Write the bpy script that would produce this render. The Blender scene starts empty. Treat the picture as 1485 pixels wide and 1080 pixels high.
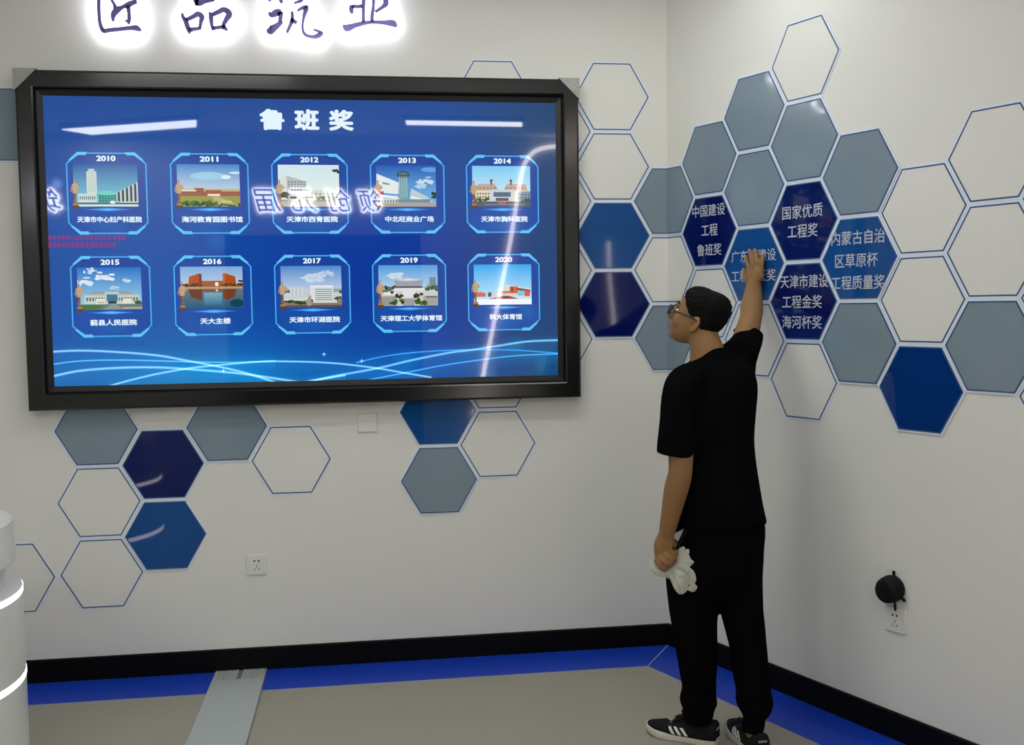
import bpy, bmesh, math, random
from math import sin, cos, pi, radians, sqrt
from mathutils import Vector, Matrix, noise

random.seed(7)
SC = bpy.context.scene
COL = SC.collection

# ------------------------------------------------------------------ camera, world, exposure
cam_data = bpy.data.cameras.new('camera')
cam = bpy.data.objects.new('camera', cam_data)
COL.objects.link(cam)
cam_data.sensor_fit = 'HORIZONTAL'
cam_data.sensor_width = 36.0
cam_data.lens = 36.0 * 1495.134 / 1485.0
cam_data.clip_start = 0.05
cam.matrix_world = Matrix(((0.9899271, 0.0220451, -0.1398510, -1.38117),
                           (-0.1409457, 0.0602097, -0.9881848, -4.61156),
                           (-0.0133643, 0.9979423, 0.0627104, 1.58924),
                           (0, 0, 0, 1)))
SC.camera = cam
SC.view_settings.view_transform = 'Standard'
SC.view_settings.look = 'None'
SC.view_settings.gamma = 1.0
SC.view_settings.use_curve_mapping = False
SC.view_settings.exposure = 0.0

world = bpy.data.worlds.new('room_ambient')
SC.world = world
world.use_nodes = True
world.node_tree.nodes['Background'].inputs[0].default_value = (0.9, 0.95, 1.0, 1)
world.node_tree.nodes['Background'].inputs[1].default_value = 0.05

LAMP_COLOUR = (0.97, 1.0, 0.96, 1)
LAMP_POWER = 18.0          # emission strength of the two ceiling lamps mirrored in the screen
ADDED_LAMPS = [              # x, y, turn, emission strength of unseen ceiling lamps added to brighten the walls
    (-1.2, -1.5, 0.0, 23.0, 'added ceiling lamp in front of the screen, before its right half'),
    (-0.35, -0.9, 0.0, 10.0, 'added ceiling lamp above the man, close to the wall corner'),
    (-2.4, -2.3, 0.0, 16.0, 'added ceiling lamp in front of the screen, before its left half'),
    (-0.45, -1.50, -1.1656, 3.5, 'added ceiling lamp running along the angled wall'),
]
HALO_POWER = 22.0          # emission strength of the strips behind the sign letters
SCREEN_GAIN = 1.0

# ------------------------------------------------------------------ materials
def srgb(r, g, b):
    def f(c):
        c /= 255.0
        return c / 12.92 if c <= 0.04045 else ((c + 0.055) / 1.055) ** 2.4
    return (f(r), f(g), f(b), 1.0)

def mat(name, col, rough=0.5, metal=0.0, spec=0.5, noise_amt=0.04, noise_scale=6.0, bump=0.0, bump_scale=200.0, coat=0.0):
    m = bpy.data.materials.new(name)
    m.use_nodes = True
    nt = m.node_tree
    b = nt.nodes['Principled BSDF']
    b.inputs['Roughness'].default_value = rough
    b.inputs['Metallic'].default_value = metal
    b.inputs['Specular IOR Level'].default_value = spec
    b.inputs['Coat Weight'].default_value = coat
    b.inputs['Coat Roughness'].default_value = 0.02
    tc = nt.nodes.new('ShaderNodeTexCoord')
    nz = nt.nodes.new('ShaderNodeTexNoise')
    nz.inputs['Scale'].default_value = noise_scale
    nz.inputs['Detail'].default_value = 4
    nt.links.new(tc.outputs['Object'], nz.inputs['Vector'])
    mx = nt.nodes.new('ShaderNodeMix')
    mx.data_type = 'RGBA'
    k = noise_amt
    mx.inputs['A'].default_value = (col[0] * (1 - k), col[1] * (1 - k), col[2] * (1 - k), 1)
    mx.inputs['B'].default_value = (min(1, col[0] * (1 + k)), min(1, col[1] * (1 + k)), min(1, col[2] * (1 + k)), 1)
    nt.links.new(nz.outputs['Fac'], mx.inputs['Factor'])
    nt.links.new(mx.outputs['Result'], b.inputs['Base Color'])
    if bump:
        n2 = nt.nodes.new('ShaderNodeTexNoise')
        n2.inputs['Scale'].default_value = bump_scale
        nt.links.new(tc.outputs['Object'], n2.inputs['Vector'])
        bp = nt.nodes.new('ShaderNodeBump')
        bp.inputs['Strength'].default_value = bump
        bp.inputs['Distance'].default_value = 0.002
        nt.links.new(n2.outputs['Fac'], bp.inputs['Height'])
        nt.links.new(bp.outputs['Normal'], b.inputs['Normal'])
    return m

def emit_mat(name, col, strength):
    m = bpy.data.materials.new(name)
    m.use_nodes = True
    b = m.node_tree.nodes['Principled BSDF']
    b.inputs['Base Color'].default_value = (0.8, 0.8, 0.8, 1)
    b.inputs['Emission Color'].default_value = col
    b.inputs['Emission Strength'].default_value = strength
    return m

M_WALL = mat('wall_paint', srgb(226, 225, 219), 0.75, spec=0.25, noise_amt=0.012, noise_scale=1.3)
M_CEIL = mat('ceiling_paint', srgb(225, 225, 222), 0.85, spec=0.2, noise_amt=0.01)
M_FLOOR = mat('grey_vinyl_floor', srgb(158, 153, 139), 0.42, spec=0.3, noise_amt=0.03, noise_scale=3.0)
M_BLUEFLOOR = mat('blue_vinyl_floor', srgb(22, 62, 182), 0.4, spec=0.3, noise_amt=0.08, noise_scale=5.0)
M_SEAM = mat('vinyl_weld_rod', srgb(150, 165, 190), 0.5)
M_BLACKBASE = mat('black_skirting', srgb(9, 9, 9), 0.5, spec=0.12)
M_FRAME = mat('black_gloss_frame', srgb(20, 20, 20), 0.16, spec=0.6, noise_amt=0.1)
M_BEZEL = mat('matt_black_bezel', srgb(10, 10, 11), 0.4, spec=0.4)
M_FILM = mat('clear_plastic_film', srgb(165, 165, 158), 0.2, spec=0.6, noise_amt=0.25, noise_scale=40)
M_NAVY = mat('navy_acrylic', srgb(8, 22, 88), 0.04, spec=0.36, noise_amt=0.02)
M_ROYAL = mat('royal_blue_acrylic', srgb(8, 52, 122), 0.04, spec=0.36, noise_amt=0.02)
M_BLUE = mat('blue_acrylic', srgb(18, 76, 142), 0.04, spec=0.36, noise_amt=0.02)
M_GREY = mat('grey_blue_acrylic', srgb(128, 145, 156), 0.05, spec=0.4, noise_amt=0.02)
M_CLEARHEX = mat('white_panel_face', srgb(226, 225, 219), 0.6, spec=0.25, noise_amt=0.012, noise_scale=1.3)
M_LINE = mat('blue_line', srgb(52, 84, 132), 0.3, noise_amt=0.05)
M_MARGIN = mat('pale_edge', srgb(222, 232, 242), 0.35, noise_amt=0.02)
M_LETTERING = mat('silver_lettering', srgb(190, 196, 208), 0.4, noise_amt=0.03)
M_SOCKET = mat('white_plastic', srgb(226, 226, 220), 0.35, noise_amt=0.01)
M_HOLE = mat('socket_hole', srgb(22, 22, 22), 0.6)
M_BLACKPLASTIC = mat('black_plastic', srgb(14, 15, 15), 0.6, spec=0.2, noise_amt=0.15, noise_scale=60)
M_COLUMN = mat('white_lacquer', srgb(222, 222, 218), 0.3, spec=0.4, noise_amt=0.01)
M_ALU = mat('brushed_aluminium', srgb(214, 218, 214), 0.4, metal=0.2, noise_amt=0.08, noise_scale=20)
M_GROOVE = mat('dull_groove_metal', srgb(118, 124, 122), 0.5, metal=0.2)
M_ALUFILM = mat('milky_protective_film', srgb(172, 180, 180), 0.3, spec=0.5, noise_amt=0.06, noise_scale=9)
M_SIGN = mat('glare_violet_letter', srgb(118, 104, 175), 0.3, metal=0.3, noise_amt=0.2, noise_scale=30)  # dark letters; the violet of the halo glare is put into their colour
M_SKIN = mat('skin', srgb(142, 105, 66), 0.55, spec=0.35, noise_amt=0.07, noise_scale=18, bump=0.15, bump_scale=160)
M_HAIR = mat('black_hair', srgb(12, 11, 11), 0.75, spec=0.12, noise_amt=0.3, noise_scale=120, bump=0.8, bump_scale=260)
M_SHIRT = mat('black_cotton', srgb(11, 11, 12), 1.0, spec=0.02, noise_amt=0.1, bump=0.1, bump_scale=500)
M_TROUSER = mat('black_jersey', srgb(10, 10, 11), 1.0, spec=0.02, noise_amt=0.1, bump=0.1, bump_scale=500)
M_SHOE = mat('black_canvas', srgb(22, 21, 23), 0.8, spec=0.2, noise_amt=0.15, noise_scale=50, bump=0.2, bump_scale=400)
M_SOLE = mat('off_white_rubber', srgb(205, 201, 188), 0.6, noise_amt=0.03)
M_STRIPE = mat('white_leather', srgb(225, 225, 218), 0.5, noise_amt=0.03)
M_LACE = mat('black_lace', srgb(15, 15, 16), 0.8)
M_GLASSES = mat('dark_brown_plastic', srgb(30, 17, 16), 0.25)
M_LENS = mat('spectacle_lens', srgb(200, 205, 210), 0.05)
M_LENS.node_tree.nodes['Principled BSDF'].inputs['Transmission Weight'].default_value = 1.0
M_LENS.node_tree.nodes['Principled BSDF'].inputs['IOR'].default_value = 1.1
M_EYE = mat('eye_white', srgb(230, 228, 222), 0.2)
M_IRIS = mat('dark_iris', srgb(30, 20, 15), 0.1)
M_LIP = mat('lip', srgb(150, 88, 78), 0.45)
M_NAIL = mat('finger_nail', srgb(205, 158, 135), 0.3)
M_CLOTH = mat('white_knit_cotton', srgb(188, 189, 175), 0.9, spec=0.15, noise_amt=0.06, noise_scale=60, bump=0.5, bump_scale=500)
M_STEEL = mat('steel_blade', srgb(150, 155, 165), 0.3, metal=0.7)
M_DARKDOOR = mat('dark_doorway', srgb(40, 42, 50), 0.7)
M_STAIN = mat('beige_smudge', srgb(206, 202, 184), 0.8, noise_amt=0.05)
M_LAMPBODY = mat('lamp_housing', srgb(215, 215, 215), 0.4)
E_LAMP = emit_mat('lamp_diffuser', LAMP_COLOUR, LAMP_POWER)
E_HALO = emit_mat('letter_backlight', (0.93, 0.93, 1.0, 1), HALO_POWER)
E_RING = emit_mat('column_led', (0.97, 0.95, 1.0, 1), 6.0)
E_ARCH = emit_mat('arch_led', (1.0, 0.86, 0.82, 1), 14.0)
E_LEG = emit_mat('leg_led', (1.0, 0.9, 0.88, 1), 7.0)
E_GLOWLETTER = emit_mat('letter_glow', (0.95, 0.95, 1.0, 1), 20.0)

def screen_mat(name, glow):
    m = bpy.data.materials.new(name)
    m.use_nodes = True
    nt = m.node_tree
    b = nt.nodes['Principled BSDF']
    a = nt.nodes.new('ShaderNodeAttribute')
    a.attribute_name = 'paint'
    if glow:
        out = nt.nodes['Material Output']
        e = nt.nodes.new('ShaderNodeEmission')
        nt.links.new(a.outputs['Color'], e.inputs['Color'])
        e.inputs['Strength'].default_value = SCREEN_GAIN
        t = nt.nodes.new('ShaderNodeBsdfTransparent')
        ad = nt.nodes.new('ShaderNodeAddShader')
        nt.links.new(e.outputs[0], ad.inputs[0])
        nt.links.new(t.outputs[0], ad.inputs[1])
        nt.links.new(ad.outputs[0], out.inputs['Surface'])
        nt.nodes.remove(b)
    else:
        b.inputs['Base Color'].default_value = (0.004, 0.004, 0.006, 1)
        b.inputs['Roughness'].default_value = 0.02
        b.inputs['Specular IOR Level'].default_value = 0.5
        nt.links.new(a.outputs['Color'], b.inputs['Emission Color'])
        b.inputs['Emission Strength'].default_value = SCREEN_GAIN
    return m
M_IMAGE = screen_mat('lit_screen_image', False)
M_GLOW = screen_mat('lit_screen_glow', True)

# ------------------------------------------------------------------ object helpers
def link(name, me, m=None, parent=None):
    o = bpy.data.objects.new(name, me)
    COL.objects.link(o)
    if m is not None and me is not None:
        me.materials.append(m)
    if parent is not None:
        o.parent = parent
        o.matrix_parent_inverse = Matrix.Translation(-Vector(parent.location))
    return o

def obj(name, bm, m=None, parent=None, smooth=False):
    bmesh.ops.recalc_face_normals(bm, faces=bm.faces[:])
    me = bpy.data.meshes.new(name)
    bm.to_mesh(me)
    bm.free()
    if smooth:
        for f in me.polygons:
            f.use_smooth = True
    return link(name, me, m, parent)

def thing(name, label, cat, loc=(0, 0, 0), group=None):
    o = bpy.data.objects.new(name, None)
    COL.objects.link(o)
    o.location = loc
    o.empty_display_size = 0.05
    return tag(o, label, cat, group)

def tag(o, label, cat, group=None):
    o['label'] = label
    o['category'] = cat
    if group:
        o['group'] = group
    return o

def struct(o, label=None):
    o['kind'] = 'structure'
    if label:
        o['label'] = label
        o['category'] = o.name.split('_')[0]
    return o

def add_box(bm, x0, x1, y0, y1, z0, z1, bevel=0.0):
    r = bmesh.ops.create_cube(bm, size=1.0)
    vs = r['verts']
    for v in vs:
        v.co = Vector(((x0 + x1) / 2 + v.co.x * (x1 - x0), (y0 + y1) / 2 + v.co.y * (y1 - y0), (z0 + z1) / 2 + v.co.z * (z1 - z0)))
    if bevel:
        es = list({e for v in vs for e in v.link_edges})
        bmesh.ops.bevel(bm, geom=es, offset=bevel, segments=2, affect='EDGES', profile=0.5)
    return vs

def add_prism(bm, pts_front, pts_back):
    """closed prism between two matching polygons of 3-D points"""
    a = [bm.verts.new(p) for p in pts_front]
    b = [bm.verts.new(p) for p in pts_back]
    n = len(a)
    bm.faces.new(a)
    bm.faces.new(b[::-1])
    for i in range(n):
        j = (i + 1) % n
        bm.faces.new((a[j], a[i], b[i], b[j]))

def add_rings(bm, rings, cap=True):
    """loft a list of rings (lists of 3-D points of equal length)"""
    vr = [[bm.verts.new(p) for p in r] for r in rings]
    n = len(vr[0])
    for a, b in zip(vr, vr[1:]):
        for i in range(n):
            j = (i + 1) % n
            bm.faces.new((a[i], a[j], b[j], b[i]))
    if cap:
        bm.faces.new(vr[0][::-1])
        bm.faces.new(vr[-1])

def catmull(pts, sub):
    """smooth list of tuples of floats, sub points per span"""
    out = []
    n = len(pts)
    for i in range(n - 1):
        p0 = pts[max(i - 1, 0)]; p1 = pts[i]; p2 = pts[i + 1]; p3 = pts[min(i + 2, n - 1)]
        for s in range(sub):
            t = s / sub
            out.append(tuple(0.5 * (2 * b + (c - a) * t + (2 * a - 5 * b + 4 * c - d) * t * t + (3 * b - a - 3 * c + d) * t ** 3)
                             for a, b, c, d in zip(p0, p1, p2, p3)))
    out.append(tuple(pts[-1]))
    return out

def add_tube(bm, pts, radii, n=12, flat=1.0, flat_dir=None, sub=4, round_ends=True):
    """swept tube along 3-D points; flat < 1 squashes the section along flat_dir"""
    q = [tuple(p) + (r,) for p, r in zip(pts, radii)]
    q = catmull(q, sub) if sub > 1 else q
    P = [Vector(a[:3]) for a in q]
    R = [max(a[3], 1e-4) for a in q]
    if round_ends:
        d0 = (P[0] - P[1]).normalized(); d1 = (P[-1] - P[-2]).normalized()
        P = [P[0] + d0 * R[0] * 0.9, P[0] + d0 * R[0] * 0.55] + P + [P[-1] + d1 * R[-1] * 0.55, P[-1] + d1 * R[-1] * 0.9]
        R = [R[0] * 0.35, R[0] * 0.8] + R + [R[-1] * 0.8, R[-1] * 0.35]
    rings = []
    u = None
    for i, p in enumerate(P):
        t = (P[min(i + 1, len(P) - 1)] - P[max(i - 1, 0)]).normalized()
        if flat_dir is not None:
            u = Vector(flat_dir)
        elif u is None:
            u = Vector((0, 0, 1)) if abs(t.z) < 0.9 else Vector((1, 0, 0))
        u = (u - t * u.dot(t)).normalized()
        v = t.cross(u)
        rings.append([p + (u * cos(2 * pi * k / n) * flat + v * sin(2 * pi * k / n)) * R[i] for k in range(n)])
    add_rings(bm, rings)

def add_ellipsoid(bm, c, ax, n=16, m=10):
    """ax: three axis vectors (already scaled)"""
    c = Vector(c)
    rings = []
    for i in range(1, m):
        th = pi * i / m
        rings.append([c + ax[2] * cos(th) + (ax[0] * cos(2 * pi * k / n) + ax[1] * sin(2 * pi * k / n)) * sin(th) for k in range(n)])
    add_rings(bm, rings)

def add_loft(bm, rows, n=28, sub=3, power=2.2):
    """rows: (centre Vector, half axis U Vector, half axis V Vector) -> super-ellipse loft"""
    q = [tuple(c) + tuple(u) + tuple(v) for c, u, v in rows]
    q = catmull(q, sub) if sub > 1 else q
    rings = []
    for a in q:
        c = Vector(a[0:3]); u = Vector(a[3:6]); v = Vector(a[6:9])
        ring = []
        for k in range(n):
            t = 2 * pi * k / n
            ct, st = cos(t), sin(t)
            e = 2.0 / power
            ring.append(c + u * math.copysign(abs(ct) ** e, ct) + v * math.copysign(abs(st) ** e, st))
        rings.append(ring)
    add_rings(bm, rings)

def fuse(name, bm, m, parent, voxel, smooth_iter=4, smooth_fac=0.5):
    """melt overlapping closed shells into one continuous skin"""
    bmesh.ops.recalc_face_normals(bm, faces=bm.faces[:])
    me = bpy.data.meshes.new(name + '_raw')
    bm.to_mesh(me); bm.free()
    o = bpy.data.objects.new(name + '_raw', me)
    COL.objects.link(o)
    r = o.modifiers.new('r', 'REMESH'); r.mode = 'VOXEL'; r.voxel_size = voxel
    s = o.modifiers.new('s', 'SMOOTH'); s.iterations = smooth_iter; s.factor = smooth_fac
    dg = bpy.context.evaluated_depsgraph_get()
    me2 = bpy.data.meshes.new_from_object(o.evaluated_get(dg))
    bpy.data.objects.remove(o)
    bpy.data.meshes.remove(me)
    me2.name = name
    for f in me2.polygons:
        f.use_smooth = True
    me2.materials.clear()
    return link(name, me2, m, parent)

def text_mesh(s, bold=0.0, shear=0.0, extrude=0.0, spacing=1.0):
    """mesh of a line of writing in its own plane, centred on the origin; returns (mesh, width, height)"""
    cu = bpy.data.curves.new('t', 'FONT')
    cu.body = s
    cu.align_x = 'CENTER'
    cu.size = 1.0
    cu.offset = bold
    cu.shear = shear
    cu.extrude = extrude
    cu.space_character = spacing
    cu.resolution_u = 3
    o = bpy.data.objects.new('t', cu)
    COL.objects.link(o)
    dg = bpy.context.evaluated_depsgraph_get()
    me = bpy.data.meshes.new_from_object(o.evaluated_get(dg))
    bpy.data.objects.remove(o)
    bpy.data.curves.remove(cu)
    xs = [v.co.x for v in me.vertices]; ys = [v.co.y for v in me.vertices]
    cx = (min(xs) + max(xs)) / 2; cy = (min(ys) + max(ys)) / 2
    for v in me.vertices:
        v.co.x -= cx; v.co.y -= cy
    me.materials.clear()
    return me, max(xs) - min(xs), max(ys) - min(ys)

def lines_mesh(name, items, place):
    """items: (text, centre a, centre b, width, height, options); place(a, b, d) -> 3-D point. One mesh."""
    bm = bmesh.new()
    for s, a, b, w, h, op in items:
        op = dict(op)
        heavy = op.pop('heavy', 0.0)
        me, W, H = text_mesh(s, **op)
        W += 2 * heavy; H += 2 * heavy
        sx = w / W if w else h / H
        sy = h / H if h else sx
        shifts = [(0, 0)] if not heavy else [(heavy * cos(k * pi / 4), heavy * sin(k * pi / 4)) for k in range(8)]
        for k, (ox, oy) in enumerate(shifts):
            idx = len(bm.verts)
            bm.from_mesh(me)
            bm.verts.ensure_lookup_table()
            for v in bm.verts[idx:]:
                v.co = Vector(place(a + (v.co.x + ox) * sx, b + (v.co.y + oy) * sy, v.co.z * sx + k * 0.00002))
        bpy.data.meshes.remove(me)
    out = bpy.data.meshes.new(name)
    bm.to_mesh(out); bm.free()
    return out

# ------------------------------------------------------------------ room shell
CORNER_ANGLE = 1.165556                       # the right wall turns off the back wall here
RD = Vector((cos(CORNER_ANGLE), -sin(CORNER_ANGLE), 0))    # along the right wall, towards the camera
RN = Vector((-sin(CORNER_ANGLE), -cos(CORNER_ANGLE), 0))   # out of the right wall, into the room
BD = Vector((1, 0, 0)); BN = Vector((0, -1, 0))
CEIL = 3.15
OPP = -4.935
XL = -4.75

bm = bmesh.new(); add_box(bm, XL - 0.1, 3.2, OPP - 0.1, 0.1, -0.1, 0.0)
struct(obj('floor', bm, M_FLOOR), 'grey beige vinyl floor')
bm = bmesh.new(); add_box(bm, XL - 0.1, 3.2, OPP - 0.1, 0.1, CEIL, CEIL + 0.1)
struct(obj('ceiling', bm, M_CEIL), 'flat white ceiling')
bm = bmesh.new(); add_box(bm, XL - 0.1, 0.0, 0.0, 0.1, 0.0, CEIL)
struct(obj('wall_back', bm, M_WALL), 'white wall carrying the big wall screen')
RL = -OPP / sin(CORNER_ANGLE)
def rp(s, d, z):
    q = RD * s + RN * d
    return Vector((q.x, q.y, z))
bm = bmesh.new()
q = [(0, 0), (RL + 0.1, 0), (RL + 0.1, -0.1), (0, -0.1)]
add_prism(bm, [rp(s, d, 0) for s, d in q], [rp(s, d, CEIL) for s, d in q])
struct(obj('wall_right', bm, M_WALL), 'white angled wall right of the corner, with lettered hexagons')
bm = bmesh.new(); add_box(bm, XL - 0.1, XL, OPP, 0.0, 0.0, CEIL)
struct(obj('wall_left', bm, M_WALL), 'white wall on the left side of the room')
bm = bmesh.new()
OX0, OX1, OZ = -2.601, -0.865, 2.263
add_box(bm, XL, OX0, OPP - 0.1, OPP, 0, CEIL)
add_box(bm, OX1, 2.2, OPP - 0.1, OPP, 0, CEIL)
add_box(bm, OX0, OX1, OPP - 0.1, OPP, OZ, CEIL)
struct(obj('wall_front', bm, M_WALL), 'white wall facing the screen, with a wide doorway')
bm = bmesh.new(); add_box(bm, OX0, OX1, OPP - 0.1, OPP - 0.06, 0, OZ)
struct(obj('door_1', bm, M_DARKDOOR), 'dark doors in the wall facing the screen')

# black skirting along both walls
BH, BT = 0.1013, 0.0126
kx = BT * math.tan((pi - (pi - CORNER_ANGLE)) / 2)         # miter shift in the corner
bm = bmesh.new()
prof = [(0, 0), (BT, 0), (BT, BH - 0.004), (BT - 0.004, BH), (0, BH)]
def corner_pt(d, z):
    k = d * math.tan(CORNER_ANGLE / 2)
    return Vector((-k, -d, z))
add_rings(bm, [[Vector((XL, -d, z)) for d, z in prof], [corner_pt(d, z) for d, z in prof]])
struct(obj('baseboard_back', bm, M_BLACKBASE), 'black skirting under the back wall')
bm = bmesh.new()
add_rings(bm, [[corner_pt(d, z) for d, z in prof], [rp(RL, d, z) for d, z in prof]])
struct(obj('baseboard_right', bm, M_BLACKBASE), 'black skirting under the angled right wall')

# blue floor border, two lengths with a welded miter joint
BW = 0.272
bm = bmesh.new()
def slab(bm, pts, z0, z1):
    add_prism(bm, [Vector((x, y, z1)) for x, y in pts], [Vector((x, y, z0)) for x, y in pts])
c0 = corner_pt(BT, 0); c1 = corner_pt(BW, 0)
slab(bm, [(XL, -BT), (c0.x, c0.y), (c1.x, c1.y), (XL, -BW)], 0.0, 0.0015)
struct(obj('trim_1', bm, M_BLUEFLOOR), 'blue floor border along the back wall')
e0 = rp(RL, BT, 0); e1 = rp(RL, BW, 0)
bm = bmesh.new()
slab(bm, [(c0.x, c0.y), (e0.x, e0.y), (e1.x, e1.y), (c1.x, c1.y)], 0.0, 0.0015)
struct(obj('trim_2', bm, M_BLUEFLOOR), 'blue floor border along the right wall')
bm = bmesh.new()
dv = (c1 - c0).normalized(); sd = Vector((-dv.y, dv.x, 0)) * 0.0025
slab(bm, [tuple((c0 + sd).xy), tuple((c1 + sd).xy), tuple((c1 - sd).xy), tuple((c0 - sd).xy)], 0.0015, 0.0022)
sd = Vector((0, 0.002, 0))
slab(bm, [(XL, -BW + .0015), (c1.x, -BW + .0015), (c1.x, -BW - .0015), (XL, -BW - .0015)], 0.0, 0.0022)
u1 = e1 + RN * .0015; u2 = e1 - RN * .0015; w1 = c1 + RN * .0015; w2 = c1 - RN * .0015
slab(bm, [tuple(w1.xy), tuple(u1.xy), tuple(u2.xy), tuple(w2.xy)], 0.0, 0.0022)
struct(obj('trim_3', bm, M_SEAM), 'pale weld seam around the blue floor border')

# ------------------------------------------------------------------ ribbed metal cover strip on the floor
X0, X1 = -2.070, -1.845
cp = thing('floor_cable_cover', 'ribbed metal strip crossing the blue floor border from the skirting', 'cable cover', ((X0 + X1) / 2, -BT, 0.0022))
bm = bmesh.new(); add_box(bm, X0, X1, -2.6, -BT - 0.001, 0.0022, 0.0045)
obj('base_plate', bm, M_GROOVE, cp)
bm = bmesh.new()
for i in range(24):
    if i in (11, 12):
        continue
    x = X0 + 0.007 + i * (X1 - X0 - 0.014) / 23
    add_box(bm, x - 0.0026, x + 0.0026, -0.30, -BT - 0.002, 0.0045, 0.0085)
obj('ribs', bm, M_ALU, cp)
bm = bmesh.new(); add_box(bm, X0 + 0.002, X1 - 0.002, -2.6, -0.135, 0.0046, 0.0092, 0.001)
o = obj('protective_film', bm, M_ALUFILM, cp); o['label'] = 'milky protective film over the metal strip'

# ------------------------------------------------------------------ ceiling lamps (two seen mirrored in the screen, the rest added for light)
def lamp(pts, label, glow):
    c = sum((Vector(q) for q in pts), Vector()) / 4
    t = thing('linear_ceiling_lamp', label, 'lamp', (c.x, c.y, CEIL), 'linear ceiling lamps')
    bm = bmesh.new()
    add_prism(bm, [Vector((q[0], q[1], CEIL - 0.04)) for q in pts], [Vector((q[0], q[1], CEIL)) for q in pts])
    obj('housing', bm, M_LAMPBODY, t)
    bm = bmesh.new()
    ins = [c.xy + (Vector(q).xy - c.xy) * 0.96 for q in pts]
    add_prism(bm, [Vector((q.x, q.y, CEIL - 0.046)) for q in ins], [Vector((q.x, q.y, CEIL - 0.0405)) for q in ins])
    obj('diffuser', bm, glow, t)
lamp([(-3.85, -4.55, 0), (-3.67, -4.80, 0), (-2.70, -4.35, 0), (-2.65, -4.04, 0)], 'bright ceiling lamp mirrored at the upper left of the wall screen', E_LAMP)
lamp([(-1.04, -3.96, 0), (-1.03, -4.14, 0), (-0.02, -4.17, 0), (-0.05, -3.98, 0)], 'bright ceiling lamp mirrored at the upper right of the wall screen', E_LAMP)
def added_lamp(cx, cy, rot, power, label):
    ux, uy = cos(rot), sin(rot)
    pts = [(cx + a * 0.6 * ux - b * 0.08 * uy, cy + a * 0.6 * uy + b * 0.08 * ux, 0) for a, b in ((-1, -1), (1, -1), (1, 1), (-1, 1))]
    lamp(pts, label, emit_mat('lamp_diffuser', LAMP_COLOUR, power))
for args in ADDED_LAMPS:
    added_lamp(*args)

# LED line with a rounded corner on the opposite wall
bm = bmesh.new()
pl = [(-0.321, 0.946), (-0.246, 1.282), (-0.17, 1.63), (-0.047, 2.196), (0.021, 2.573), (0.069, 2.822), (0.122, 2.947), (0.218, 3.029), (0.399, 3.063), (0.7, 3.08), (1.0, 3.08)]
pl = [(pl[0][0] - 0.12, 0.25)] + pl
add_tube(bm, [(x, OPP + 0.02, z) for x, z in pl], [0.018] * len(pl), n=8, sub=4)
tag(obj('led_strip', bm, E_ARCH, smooth=True), 'pinkish LED arch line mirrored down the right part of the screen', 'light strip')

bm = bmesh.new()
pl = [(0.9, 2.19), (0.905, 1.9), (0.917, 1.74), (0.936, 1.55), (0.955, 1.34), (1.05, 0.3)]
add_tube(bm, [(x, OPP + 0.02, z) for x, z in pl], [0.014] * len(pl), n=8, sub=4)
tag(obj('led_strip', bm, E_LEG, smooth=True), 'dim upright LED line mirrored in the two dark hexagons right of the screen', 'light strip')

# letters on the opposite wall, readable only as a mirror image
for ch, px in (('领', -1.32), ('创', -1.60), ('元', -1.90), ('届', -2.215), ('筑', -4.07)):
    pos = (px, OPP, 2.565)
    t = thing('wall_letter', 'glowing letter %s mirrored in the screen' % {'领': 'nearest the 2013 picture', '创': 'at the right of the 2012 picture', '元': 'over the middle of the 2012 picture', '届': 'left of the 2012 picture', '筑': 'at the left edge of the screen'}[ch], 'letter', pos, 'letters on the opposite wall')
    def pl_back(off):
        return lambda a, b, d: (px - a, OPP + off + d, 2.565 + b)
    me = lines_mesh('face', [(ch, 0, 0, None, 0.20, dict(shear=0.25, extrude=0.03))], pl_back(0.035))
    link('face', me, M_SIGN, t)
    me = lines_mesh('glow', [(ch, 0, 0, None, 0.225, dict(shear=0.25, heavy=0.075, extrude=0.02))], pl_back(0.015))
    link('glow', me, E_GLOWLETTER, t)

# ------------------------------------------------------------------ hexagon panels
HR = 0.17115; HP = HR * 1.05164
def uv3(u, z, d):
    """unfolded wall coordinate -> 3-D (u < 0 back wall, u > 0 angled wall), d out of the wall"""
    if u < -1e-7:
        return Vector((u, -d, z))
    if u > 1e-7:
        return rp(u, d, z)
    return corner_pt(d, z)

def clip(poly, sgn):
    out = []
    n = len(poly)
    for i in range(n):
        a, b = poly[i], poly[(i + 1) % n]
        ia, ib = a[0] * sgn >= 0, b[0] * sgn >= 0
        if ia:
            out.append(a)
        if ia != ib:
            t = a[0] / (a[0] - b[0])
            out.append((0.0, a[1] + t * (b[1] - a[1])))
    return out

def plate(bm, poly, d0, d1):
    us = [q[0] for q in poly]
    parts = [poly] if min(us) > 0 or max(us) < 0 else [clip(poly, -1), clip(poly, 1)]
    for pp in parts:
        add_prism(bm, [uv3(u, z, d1) for u, z in pp], [uv3(u, z, d0) for u, z in pp])

def hexa(cu, cz, r):
    return [(cu + r * cos(radians(a)), cz + r * sin(radians(a))) for a in range(0, 360, 60)]

def ring_plate(bm, cu, cz, r0, r1, d0, d1):
    a, b = hexa(cu, cz, r0), hexa(cu, cz, r1)
    for i in range(6):
        j = (i + 1) % 6
        plate(bm, [a[i], a[j], b[j], b[i]], d0, d1)

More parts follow.
